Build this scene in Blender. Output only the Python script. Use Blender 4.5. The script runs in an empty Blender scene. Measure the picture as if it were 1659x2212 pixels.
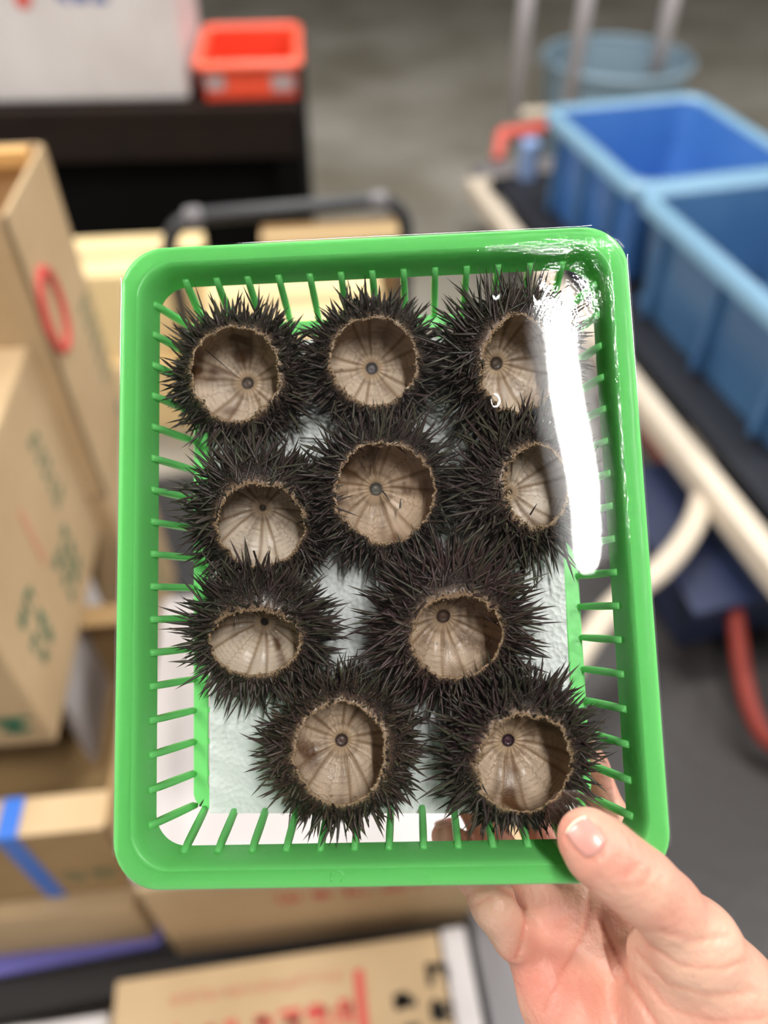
import bpy, math
import numpy as np
from mathutils import Vector, Matrix, Quaternion

# ------------------------------------------------------------------ camera
SC = bpy.context.scene
F, CX, CY = 1660.0, 829.5, 1106.0          # focal length and centre in pixels of the 1659x2212 frame
PITCH = math.radians(46.0)
CAMZ = 1.5
cam_data = bpy.data.cameras.new('camera')
cam = bpy.data.objects.new('camera', cam_data)
SC.collection.objects.link(cam)
cam.location = (0, 0, CAMZ)
cam.rotation_euler = (math.pi / 2 - PITCH, 0, 0)
cam_data.sensor_fit = 'AUTO'
cam_data.sensor_width = 36.0
cam_data.lens = 36.0 * F / 2212.0
cam_data.clip_start = 0.02
cam_data.clip_end = 60
cam_data.dof.use_dof = True
cam_data.dof.focus_distance = 0.327
cam_data.dof.aperture_fstop = 3.1
SC.camera = cam

# ------------------------------------------------------------------ world and light
world = bpy.data.worlds.new('market_hall_air')
SC.world = world
world.use_nodes = True
bg = world.node_tree.nodes['Background']
bg.inputs[0].default_value = (1.0, 0.97, 0.93, 1)
bg.inputs[1].default_value = 0.42
SC.view_settings.view_transform = 'Standard'
SC.view_settings.look = 'None'
SC.view_settings.gamma = 1.0
SC.view_settings.use_curve_mapping = False
SC.view_settings.exposure = 0.8
LAMP_EMIT = 165.0
LAMP_Z = 3.5


def area(name, loc, target, sx, sy, power, col=(1, .98, .95)):
    l = bpy.data.lights.new(name, 'AREA')
    l.shape = 'RECTANGLE'
    l.size, l.size_y, l.energy, l.color = sx, sy, power, col
    o = bpy.data.objects.new(name, l)
    SC.collection.objects.link(o)
    o.location = loc
    o.rotation_euler = (Vector(target) - Vector(loc)).to_track_quat('-Z', 'Y').to_euler()
    return o


# added fill lamps out of the picture, making up for the dark ceiling
area('fill_lamp', (0.2, 2.6, 3.4), (0.2, 2.2, 0), 2.0, 0.3, 66)
area('fill_lamp', (-2.4, 0.6, 3.4), (-.6, .9, 0), 0.3, 2.4, 84)
area('fill_lamp', (2.6, 0.6, 3.4), (1.0, 0.8, 0), 0.3, 2.4, 60)

# ------------------------------------------------------------------ frames
CP, SP = math.cos(PITCH), math.sin(PITCH)


def cam2w(p):
    x, y, z = p
    return Vector((x, y * SP - z * CP, y * CP + z * SP + CAMZ))


CAMROT = Matrix(((1, 0, 0), (0, SP, -CP), (0, CP, SP)))


def Wd(px, py, h):
    """point at height h (m) seen at a pixel"""
    dx, dy = (px - CX) / F, (CY - py) / F
    fw, dn = CP + dy * SP, SP - dy * CP
    t = (CAMZ - h) / dn
    return Vector((dx * t, fw * t, h))


# basket frame, camera coordinates
ex = Vector((0.99860, 0.03500, 0.03967)).normalized()
ez = Vector((-0.04373, 0.12422, 0.99129)).normalized()
ey = ez.cross(ex).normalized()
ez = ex.cross(ey).normalized()
BC = Vector((-0.00208, -0.01344, -0.31636))
HW, HH = 0.110, 0.1343
BM = Matrix.Translation(cam2w(BC)) @ (CAMROT @ Matrix((ex, ey, ez)).transposed()).to_4x4()


def loc_at(px, py, z):
    """basket-local point on plane z seen at a pixel"""
    d = Vector(((px - CX) / F, (CY - py) / F, -1))
    t = (BC + ez * z).dot(ez) / d.dot(ez)
    q = d * t - BC
    return Vector((q.dot(ex), q.dot(ey), z))


def proj(p):
    q = BC + ex * p[0] + ey * p[1] + ez * p[2]
    return CX + F * q.x / -q.z, CY - F * q.y / -q.z


# ------------------------------------------------------------------ helpers
COL = SC.collection


def srgb(r, g, b):
    f = lambda c: (c / 12.92 if c <= 0.04045 else ((c + 0.055) / 1.055) ** 2.4)
    return tuple(f(v / 255.0) for v in (r, g, b))


def mat(name, col, rough=.6, col2=None, nscale=20, bump=0, bscale=80, spec=.5, coat=0, sub=0, subr=(1, .4, .2),
        subs=.004, metal=0, transl=0, attr=None, detail=6, coatr=.1, bkind='noise'):
    m = bpy.data.materials.new(name)
    m.use_nodes = True
    nt = m.node_tree
    N, L = nt.nodes, nt.links
    p = N['Principled BSDF']
    c4 = (*col, 1)
    p.inputs['Base Color'].default_value = c4
    p.inputs['Roughness'].default_value = rough
    p.inputs['Specular IOR Level'].default_value = spec
    p.inputs['Metallic'].default_value = metal
    p.inputs['Coat Weight'].default_value = coat
    p.inputs['Coat Roughness'].default_value = coatr
    if sub:
        p.inputs['Subsurface Weight'].default_value = sub
        p.inputs['Subsurface Radius'].default_value = subr
        p.inputs['Subsurface Scale'].default_value = subs
    tc = N.new('ShaderNodeTexCoord')
    src = None
    if attr:
        a = N.new('ShaderNodeAttribute')
        a.attribute_name = attr
        src = a.outputs['Color']
    if col2 is not None:
        n = N.new('ShaderNodeTexNoise')
        n.inputs['Scale'].default_value = nscale
        n.inputs['Detail'].default_value = detail
        L.new(tc.outputs['Object'], n.inputs['Vector'])
        r = N.new('ShaderNodeValToRGB')
        r.color_ramp.elements[0].position = .35
        r.color_ramp.elements[1].position = .65
        r.color_ramp.elements[0].color = c4
        r.color_ramp.elements[1].color = (*col2, 1)
        L.new(n.outputs['Fac'], r.inputs['Fac'])
        if src is None:
            src = r.outputs['Color']
        else:
            mx = N.new('ShaderNodeMix')
            mx.data_type = 'RGBA'
            mx.blend_type = 'MULTIPLY'
            mx.inputs[0].default_value = 1
            L.new(src, mx.inputs[6])
            L.new(r.outputs['Color'], mx.inputs[7])
            src = mx.outputs[2]
    if src is not None:
        L.new(src, p.inputs['Base Color'])
    if bump:
        if bkind == 'voronoi':
            b = N.new('ShaderNodeTexVoronoi')
            b.inputs['Scale'].default_value = bscale
            h = b.outputs['Distance']
        else:
            b = N.new('ShaderNodeTexNoise')
            b.inputs['Scale'].default_value = bscale
            b.inputs['Detail'].default_value = 5
            h = b.outputs['Fac']
        L.new(tc.outputs['Object'], b.inputs['Vector'])
        bp = N.new('ShaderNodeBump')
        bp.inputs['Strength'].default_value = 1
        bp.inputs['Distance'].default_value = bump
        L.new(h, bp.inputs['Height'])
        L.new(bp.outputs['Normal'], p.inputs['Normal'])
    if transl:
        t = N.new('ShaderNodeBsdfTranslucent')
        t.inputs['Color'].default_value = c4
        if src is not None:
            L.new(src, t.inputs['Color'])
        ms = N.new('ShaderNodeMixShader')
        ms.inputs[0].default_value = transl
        L.new(p.outputs[0], ms.inputs[1])
        L.new(t.outputs[0], ms.inputs[2])
        L.new(ms.outputs[0], N['Material Output'].inputs['Surface'])
    return m


def mesh_np(name, V, Fs, m, colors=None, smooth=False):
    """V (n,3); Fs list of index arrays, each (k,3) or (k,4)"""
    me = bpy.data.meshes.new(name)
    V = np.asarray(V, np.float32)
    Fs = [np.asarray(f, np.int32) for f in Fs if len(f)]
    me.vertices.add(len(V))
    me.vertices.foreach_set('co', V.ravel())
    nl = sum(f.size for f in Fs)
    nf = sum(len(f) for f in Fs)
    me.loops.add(nl)
    me.loops.foreach_set('vertex_index', np.concatenate([f.ravel() for f in Fs]))
    tot = np.concatenate([np.full(len(f), f.shape[1], np.int32) for f in Fs])
    st = np.concatenate([[0], np.cumsum(tot)[:-1]]).astype(np.int32)
    me.polygons.add(nf)
    me.polygons.foreach_set('loop_start', st)
    if smooth:
        me.polygons.foreach_set('use_smooth', np.ones(nf, bool))
    me.update(calc_edges=True)
    if colors is not None:
        c = np.ones((len(V), 4), np.float32)
        c[:, :3] = colors
        at = me.color_attributes.new('col', 'FLOAT_COLOR', 'POINT')
        at.data.foreach_set('color', c.ravel())
    me.materials.append(m)
    return me


class MB:
    """collects simple shapes into one mesh"""
    def __init__(s):
        s.v, s.f = [], []

    def add(s, vs, fs):
        n = len(s.v)
        s.v += [tuple(v) for v in vs]
        s.f += [tuple(i + n for i in f) for f in fs]
        return s

    def box(s, c, size, rot=None, taper=(1, 1)):
        """taper scales the top in x and y"""
        vs = []
        for z in (-.5, .5):
            k = taper if z > 0 else (1, 1)
            for x, y in ((-.5, -.5), (.5, -.5), (.5, .5), (-.5, .5)):
                v = Vector((x * size[0] * k[0], y * size[1] * k[1], z * size[2]))
                if rot is not None:
                    v = rot @ v
                vs.append(v + Vector(c))
        return s.add(vs, [(3, 2, 1, 0), (4, 5, 6, 7), (0, 1, 5, 4), (1, 2, 6, 5), (2, 3, 7, 6), (3, 0, 4, 7)])

    def tube(s, pts, r, n=12, caps=True, closed=False):
        pts = [Vector(p) for p in pts]
        rs = r if isinstance(r, (list, tuple)) else [r] * len(pts)
        vs, fs = [], []
        m = len(pts)
        prev = None
        for i, p in enumerate(pts):
            if closed:
                t = pts[(i + 1) % m] - pts[i - 1]
            else:
                t = pts[min(i + 1, m - 1)] - pts[max(i - 1, 0)]
            t.normalize()
            if prev is None:
                a = t.orthogonal().normalized()
            else:
                a = (prev - t * prev.dot(t)).normalized()
            prev = a
            b = t.cross(a)
            for k in range(n):
                w = 2 * math.pi * k / n
                vs.append(p + (a * math.cos(w) + b * math.sin(w)) * rs[i])
        for i in range(m if closed else m - 1):
            for k in range(n):
                j = (i + 1) % m
                fs.append((i * n + k, i * n + (k + 1) % n, j * n + (k + 1) % n, j * n + k))
        if caps and not closed:
            fs.append(tuple(range(n))[::-1])
            fs.append(tuple((m - 1) * n + k for k in range(n)))
        return s.add(vs, fs)

    def lathe(s, prof, c=(0, 0, 0), n=32):
        vs, fs = [], []
        for r, z in prof:
            for k in range(n):
                w = 2 * math.pi * k / n
                vs.append((c[0] + r * math.cos(w), c[1] + r * math.sin(w), c[2] + z))
        for i in range(len(prof) - 1):
            for k in range(n):
                fs.append((i * n + k, i * n + (k + 1) % n, (i + 1) * n + (k + 1) % n, (i + 1) * n + k))
        return s.add(vs, fs)

    def build(s, name, m, parent=None, bevel=0, smooth=False, mw=None, segs=2):
        me = bpy.data.meshes.new(name)
        me.from_pydata(s.v, [], s.f)
        me.materials.append(m)
        if smooth:
            me.polygons.foreach_set('use_smooth', [True] * len(me.polygons))
        me.update()
        o = bpy.data.objects.new(name, me)
        COL.objects.link(o)
        if parent:
            o.parent = parent
        if mw is not None:
            o.matrix_world = mw
        if bevel:
            b = o.modifiers.new('bevel', 'BEVEL')
            b.width = bevel
            b.segments = segs
            b.limit_method = 'ANGLE'
        return o


def link(name, me, parent=None):
    o = bpy.data.objects.new(name, me)
    COL.objects.link(o)
    if parent:
        o.parent = parent
    return o


def tag(o, label, cat, group=None, kind=None):
    if label:
        o['label'] = label
    if cat:
        o['category'] = cat
    if group:
        o['group'] = group
    if kind:
        o['kind'] = kind
    return o


def thing(name, label, cat, mw=None, group=None):
    o = bpy.data.objects.new(name, None)
    o.empty_display_size = .02
    COL.objects.link(o)
    if mw is not None:
        o.matrix_world = mw
    return tag(o, label, cat, group)


# ------------------------------------------------------------------ setting: floor
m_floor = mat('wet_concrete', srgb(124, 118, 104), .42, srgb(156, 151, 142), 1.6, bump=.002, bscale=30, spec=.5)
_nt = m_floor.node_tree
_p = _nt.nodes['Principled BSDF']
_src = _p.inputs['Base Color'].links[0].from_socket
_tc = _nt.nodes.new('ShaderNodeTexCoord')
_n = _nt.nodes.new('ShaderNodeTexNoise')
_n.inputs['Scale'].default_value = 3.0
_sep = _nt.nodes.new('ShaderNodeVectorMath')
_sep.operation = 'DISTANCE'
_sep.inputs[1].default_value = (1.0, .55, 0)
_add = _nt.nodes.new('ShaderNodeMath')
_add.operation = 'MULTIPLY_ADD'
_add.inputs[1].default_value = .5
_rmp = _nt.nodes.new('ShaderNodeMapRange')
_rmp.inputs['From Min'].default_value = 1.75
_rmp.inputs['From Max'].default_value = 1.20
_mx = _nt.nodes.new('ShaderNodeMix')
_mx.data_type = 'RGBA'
_mx.inputs[7].default_value = (*srgb(46, 42, 41), 1)  # cart shade at the near right, mixed into the floor colour
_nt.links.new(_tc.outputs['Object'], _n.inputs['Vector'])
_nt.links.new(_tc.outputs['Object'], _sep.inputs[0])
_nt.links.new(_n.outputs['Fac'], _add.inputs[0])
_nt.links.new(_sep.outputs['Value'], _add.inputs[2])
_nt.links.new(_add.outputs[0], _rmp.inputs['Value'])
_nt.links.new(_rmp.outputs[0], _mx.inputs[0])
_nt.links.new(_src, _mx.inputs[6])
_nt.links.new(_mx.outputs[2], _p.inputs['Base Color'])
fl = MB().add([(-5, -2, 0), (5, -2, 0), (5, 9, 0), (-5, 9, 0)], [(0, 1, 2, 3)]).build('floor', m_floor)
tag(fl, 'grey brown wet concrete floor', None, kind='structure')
m_wall = mat('dim_wall', srgb(96, 92, 86), .8)
wl = MB().box((0, 9.05, 2), (10, .1, 4)).build('wall_back', m_wall)
tag(wl, 'grey far wall of the hall', None, kind='structure')

m_ceil = mat('dark_ceiling', srgb(38, 38, 40), .9)
cl = MB().box((0, 1.5, 3.75), (10, 15, .1)).build('ceiling', m_ceil)  # unseen ceiling, added dark to keep the world's haze out of the film
tag(cl, 'unseen dark grey hall ceiling, added to darken the film reflections', None, kind='structure')

# ceiling lamp mirrored in the film
z_ = LAMP_Z
k_ = (z_ - 1.3) / 1.7
m_emit = bpy.data.materials.new('lamp_diffuser')
m_emit.use_nodes = True
em = m_emit.node_tree.nodes.new('ShaderNodeEmission')
em.inputs[0].default_value = (1, .985, .96, 1)
em.inputs[1].default_value = LAMP_EMIT
m_emit.node_tree.links.new(em.outputs[0], m_emit.node_tree.nodes['Material Output'].inputs['Surface'])
m_white_metal = mat('white_enamel', (.75, .75, .75), .4)
A = Vector((0.074 + 0.2304 * k_, 0.296 - 0.408 * k_, z_))
B = Vector((0.0836 + 0.3687 * k_, 0.200 - 1.168 * k_, z_))
dl = (B - A)
yaw = math.atan2(dl.y, dl.x)
lamp = thing('ceiling_light', 'long white fluorescent ceiling light mirrored in the clear film', 'lamp',
             Matrix.Translation((A + B) / 2) @ Matrix.Rotation(yaw, 4, 'Z'))
Ll = dl.length
MB().box((0, 0, .05), (Ll + .06, .2, .05)).build('housing', m_white_metal, lamp, bevel=.008)
tb = MB()
tb.tube([(-Ll / 2 + Ll * i / 12, 0, -.01) for i in range(13)], [.014] + [.029] * 11 + [.014], 16)
tb.build('diffuser', m_emit, lamp, smooth=True)

# ------------------------------------------------------------------ green basket
m_green = mat('green_polypropylene', srgb(138, 238, 138), .34, bump=.00025, bscale=260, spec=.5, transl=.30)
m_green2 = m_green
basket = thing('plastic_basket', 'bright green slatted plastic basket held up in front, wrapped in clear film', 'basket', BM)


def rrect(hw, hh, r, n=10):
    out = []
    for cx, cy, a0 in ((hw - r, hh - r, 0), (-hw + r, hh - r, 90), (-hw + r, -hh + r, 180), (hw - r, -hh + r, 270)):
        for i in range(n + 1):
            a = math.radians(a0 + 90 * i / n)
            out.append((cx + r * math.cos(a), cy + r * math.sin(a)))
    return out


def dense(poly, step):
    out = []
    m = len(poly)
    for i in range(m):
        a, b = poly[i], poly[(i + 1) % m]
        L = math.hypot(b[0] - a[0], b[1] - a[1])
        k = max(1, int(L / step))
        for j in range(k):
            out.append((a[0] + (b[0] - a[0]) * j / k, a[1] + (b[1] - a[1]) * j / k))
    return out


def sweep(prof, R0=.0190, slope=.45):
    V, Fc = [], []
    n = None
    for o_, z in prof:
        ring = rrect(HW - o_, HH - o_, max(R0 - slope * o_, .004))
        n = len(ring)
        V += [(x, y, z) for x, y in ring]
    m = len(prof)
    for i in range(m):
        j = (i + 1) % m
        for k in range(n):
            k2 = (k + 1) % n
            Fc.append((i * n + k, j * n + k, j * n + k2, i * n + k2))
    return MB().add(V, Fc)


prof = [(.0004, -.0105), (0, -.009), (0, -.0022), (.0004, -.0008), (.0014, -.0001), (.0030, 0), (.0064, 0), (.0072, .0006),
        (.0080, .0009), (.0088, .0004), (.0096, -.0012), (.0104, -.0036), (.0132, -.0137), (.0131, -.0144), (.0114, -.0140),
        (.0090, -.0045), (.0080, -.0022), (.0064, -.0017), (.0030, -.0017), (.0020, -.0024), (.0016, -.0045), (.0016, -.0105)]
rim = sweep(prof).build('rim', m_green, basket, smooth=True)
b_ = rim.modifiers.new('e', 'EDGE_SPLIT')
b_.split_angle = math.radians(50)
# floor frame
FZ = -.042
o_f = .0212
fr = sweep([(o_f, FZ), (o_f, FZ + .0022), (o_f + .0066, FZ + .0022), (o_f + .0066, FZ)], R0=.017, slope=.45)
fr.build('floor_frame', m_green, basket, bevel=.0005)
FHX, FHY = HW - o_f, HH - o_f
SPC = .01394


def wall_o(z):
    return .0106 + (.0212 - .0106) * (z + .004) / (FZ + .004)


def rib_mesh(L_in=None):
    """a rib lying in the wall of the side at +x: from the band down to the floor frame"""
    mb = MB()
    z0, z1 = -.0085, FZ + .0010
    rows = []
    n = 6
    for i in range(n + 1):
        t = i / n
        z = z0 + (z1 - z0) * t
        o_ = wall_o(z)
        w = .00145 + .00020 * math.sin(t * math.pi) if t < .9 else .0014
        th = .0011 if t > .15 else .0004 + .0005 * t / .15
        x_in, x_out = -(o_ + .0006 + th), -(o_ - .0004)
        rows.append([(x_out, -w, z), (x_in - .0002, -w * .75, z), (x_in - .0006, 0, z), (x_in - .0002, w * .75, z), (x_out, w, z)])
    V = [v for r in rows for v in r]
    Fc = []
    for i in range(n):
        for k in range(5):
            Fc.append((i * 5 + k, i * 5 + (k + 1) % 5, (i + 1) * 5 + (k + 1) % 5, (i + 1) * 5 + k))
    Fc.append((4, 3, 2, 1, 0))
    Fc.append(tuple(n * 5 + k for k in range(5)))
    mb.add(V, Fc)
    me = bpy.data.meshes.new('rib')
    me.from_pydata(mb.v, [], mb.f)
    me.materials.append(m_green2)
    me.polygons.foreach_set('use_smooth', [True] * len(me.polygons))
    me.update()
    return me


ribm = rib_mesh()
rng = np.random.default_rng(5)
for side in range(4):
    ang = side * math.pi / 2
    half = HW if side % 2 == 0 else HH
    cnt = 17 if side % 2 == 0 else 13
    for i in range(cnt):
        y = (i - (cnt - 1) / 2) * SPC
        r = link('rib', ribm, basket)
        r.matrix_local = Matrix.Rotation(ang, 4, 'Z') @ Matrix.Translation((half, y, 0))
# four corner ribs on the bend
for sx in (1, -1):
    for sy in (1, -1):
        mb = MB()
        pts = []
        for t in (0, .5, 1):
            z = -.0105 + (FZ + .001 + .0105) * t
            o_ = wall_o(z)
            rr = max(.0190 - .45 * o_, .004)
            q = (1 - math.cos(math.pi / 4)) * rr
            pts.append((sx * (HW - o_ - q - .001), sy * (HH - o_ - q - .001), z))
        if (sx, sy) != (-1, -1):
            continue
# floor bars under the sheet
for i in range(17):
    y = (i - 8) * SPC
    MB().box((0, y, FZ + .0006), (2 * FHX - .008, .0022, .0016)).build('floor_bar', m_green2, basket)
for i in range(5):
    x = (i - 2) * .030
    MB().box((x, 0, FZ - .0002), (.0022, 2 * FHY - .008, .0016)).build('floor_bar', m_green2, basket)


def text(name, s, size, mw_local, m, parent, ext=.0002):
    c = bpy.data.curves.new(name, 'FONT')
    c.body = s
    c.size = size
    c.extrude = ext
    c.align_x = 'CENTER'
    o = bpy.data.objects.new(name, c)
    COL.objects.link(o)
    bpy.context.view_layer.update()
    me = bpy.data.meshes.new_from_object(o)
    bpy.data.objects.remove(o)
    me.materials.clear()
    me.materials.append(m)
    o = link(name, me, parent)
    o.matrix_local = mw_local
    return o


p_ = loc_at(345, 1908, 0)
text('embossed_letters', 'P.P.', .0042, Matrix.Translation((p_.x, p_.y + .001, .0001)), m_green, basket)
p_ = loc_at(925, 1898, 0)
text('embossed_letters', '(P)', .0036, Matrix.Translation((p_.x, p_.y - .001, .0001)), m_green, basket)
p_ = loc_at(728, 1897, 0)
mk = MB()
for a in range(3):
    for (a0, a1) in ((a * 120 + 15, a * 120 + 105),):
        mk.tube([(p_.x + .0024 * math.cos(math.radians(a0 + (a1 - a0) * i / 5)),
                  p_.y + .0005 + .0024 * math.sin(math.radians(a0 + (a1 - a0) * i / 5)), .0001) for i in range(6)],
                [.00035, .00035, .00035, .0003, .0006, .0001], 6)
mk.build('embossed_mark', m_green, basket)

# ------------------------------------------------------------------ white foam sheet
m_foam = mat('white_foam', (.86, .89, .87), .45, bump=.0007, bscale=420, spec=.4, bkind='voronoi', sub=.0, transl=.12)
c0 = loc_at(452, 1757, -.0372)
c1 = loc_at(1243, 1757, -.0372)
c2 = loc_at(1196, 728, -.0372)
c3 = loc_at(459, 735, -.0372)
nx_, ny_ = 60, 80
V = []
for j in range(ny_ + 1):
    for i in range(nx_ + 1):
        a = c0.lerp(c1, i / nx_)
        b = c3.lerp(c2, i / nx_)
        p = a.lerp(b, j / ny_)
        V.append((p.x, p.y, -.0372 + .00018 * math.sin(i * .9) * math.sin(j * .7)))
n0 = len(V)
V += [(x, y, z - .0022) for x, y, z in V[:n0]]
Fc = []
W1 = nx_ + 1
for j in range(ny_):
    for i in range(nx_):
        a = j * W1 + i
        Fc.append((a, a + 1, a + W1 + 1, a + W1))
        Fc.append((n0 + a, n0 + a + W1, n0 + a + W1 + 1, n0 + a + 1))
for i in range(nx_):
    a = i
    Fc.append((a, n0 + a, n0 + a + 1, a + 1))
    a = ny_ * W1 + i
    Fc.append((a, a + 1, n0 + a + 1, n0 + a))
for j in range(ny_):
    a = j * W1
    Fc.append((a, a + W1, n0 + a + W1, n0 + a))
    a = j * W1 + nx_
    Fc.append((a, n0 + a, n0 + a + W1, a + W1))
fs_ = MB().add(V, Fc).build('foam_sheet', m_foam, smooth=False)
fs_.matrix_world = BM
tag(fs_, 'white pebbled foam sheet lying on the floor of the green basket', 'foam sheet')

# ------------------------------------------------------------------ sea urchins
m_shell = mat('urchin_shell', (1, 1, 1), .38, attr='col', bump=.0004, bscale=1200, spec=.45, coat=.25, coatr=.22)
m_spine = mat('urchin_spine', (1, 1, 1), .42, attr='col', spec=.5)
m_crust = mat('broken_shell_edge', (1, 1, 1), .6, attr='col')


def sinnoise(rs, P, scale, n=7):
    out = np.zeros(P.shape[:-1])
    for _ in range(n):
        k = rs.normal(size=3) * scale
        out += np.sin(P @ k + rs.uniform(0, 6.28))
    return out / math.sqrt(n / 2) * .5      # about -1..1


def smst(a, b, x):
    t = np.clip((x - a) / (b - a), 0, 1)
    return t * t * (3 - 2 * t)


def nuggets(rs, P, size, cols):
    """irregular crumbs: squashed octahedra"""
    o = np.array([[1, 0, 0], [-1, 0, 0], [0, 1, 0], [0, -1, 0], [0, 0, 1], [0, 0, -1]], float)
    f = np.array([[0, 2, 4], [2, 1, 4], [1, 3, 4], [3, 0, 4], [2, 0, 5], [1, 2, 5], [3, 1, 5], [0, 3, 5]])
    n = len(P)
    R = rs.normal(size=(n, 3, 3))
    Q, _ = np.linalg.qr(R)
    V = np.einsum('vk,nkj->nvj', o, Q * rs.uniform(.5, 1.3, (n, 3, 1))) * size[:, None, None] + P[:, None]
    Fi = (np.arange(n)[:, None, None] * 6 + f[None]).reshape(-1, 3)
    return V.reshape(-1, 3), Fi, np.repeat(cols, 6, axis=0)


def cones(rs, P, D, L, r0, sides, cols, mid=True):
    n = len(P)
    a = np.cross(D, rs.normal(size=(n, 3)))
    a /= np.linalg.norm(a, axis=1, keepdims=True)
    b = np.cross(D, a)
    w = 2 * np.pi * np.arange(sides) / sides
    ring = a[:, None] * np.cos(w)[None, :, None] + b[:, None] * np.sin(w)[None, :, None]
    parts, Fq, Ft = [], [], []
    levels = [(0, 1.0), (.12, 1.12), (.68, .80)] if mid else [(0, 1.0)]
    for t, k in levels:
        parts.append(P[:, None] + D[:, None] * (L * t)[:, None, None] + ring * (r0 * k)[:, None, None])
    parts.append((P + D * L[:, None])[:, None])
    V = np.concatenate(parts, axis=1)
    nv = V.shape[1]
    base = np.arange(n)[:, None] * nv
    for i in range(len(levels) - 1):
        for k in range(sides):
            k2 = (k + 1) % sides
            Fq.append(np.concatenate([base + i * sides + k, base + i * sides + k2, base + (i + 1) * sides + k2,
                                      base + (i + 1) * sides + k], axis=1))
    i = len(levels) - 1
    for k in range(sides):
        Ft.append(np.concatenate([base + i * sides + k, base + i * sides + (k + 1) % sides, base + nv - 1], axis=1))
    C = np.repeat(cols, nv, axis=0).reshape(n, nv, 3).copy()
    return V.reshape(-1, 3), (np.concatenate(Fq) if Fq else np.zeros((0, 4), int)), np.concatenate(Ft), C.reshape(-1, 3)


DARK = np.array([.030, .020, .016])


def spine_cols(rs, n, tint):
    c = np.tile(np.array([.052, .036, .027]), (n, 1))
    k = rs.uniform(size=(n, 1))
    c = np.where(k < .35, np.array([.052, .033, .030]), c)
    c = np.where(k > .72, np.array([.052, .048, .030]), c)
    return c * rs.uniform(.55, 1.5, (n, 1)) * tint


unit_spines = []
for q in range(6):
    rs = np.random.default_rng(50 + q)
    V_, q_, t_, c_ = cones(rs, np.zeros((1, 3)), np.array([[0, 0, 1.0]]), np.ones(1), np.ones(1), 6, spine_cols(rs, 1, 1.15))
    unit_spines.append(mesh_np('spine', V_, [q_, t_], m_spine, c_, smooth=False))


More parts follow.
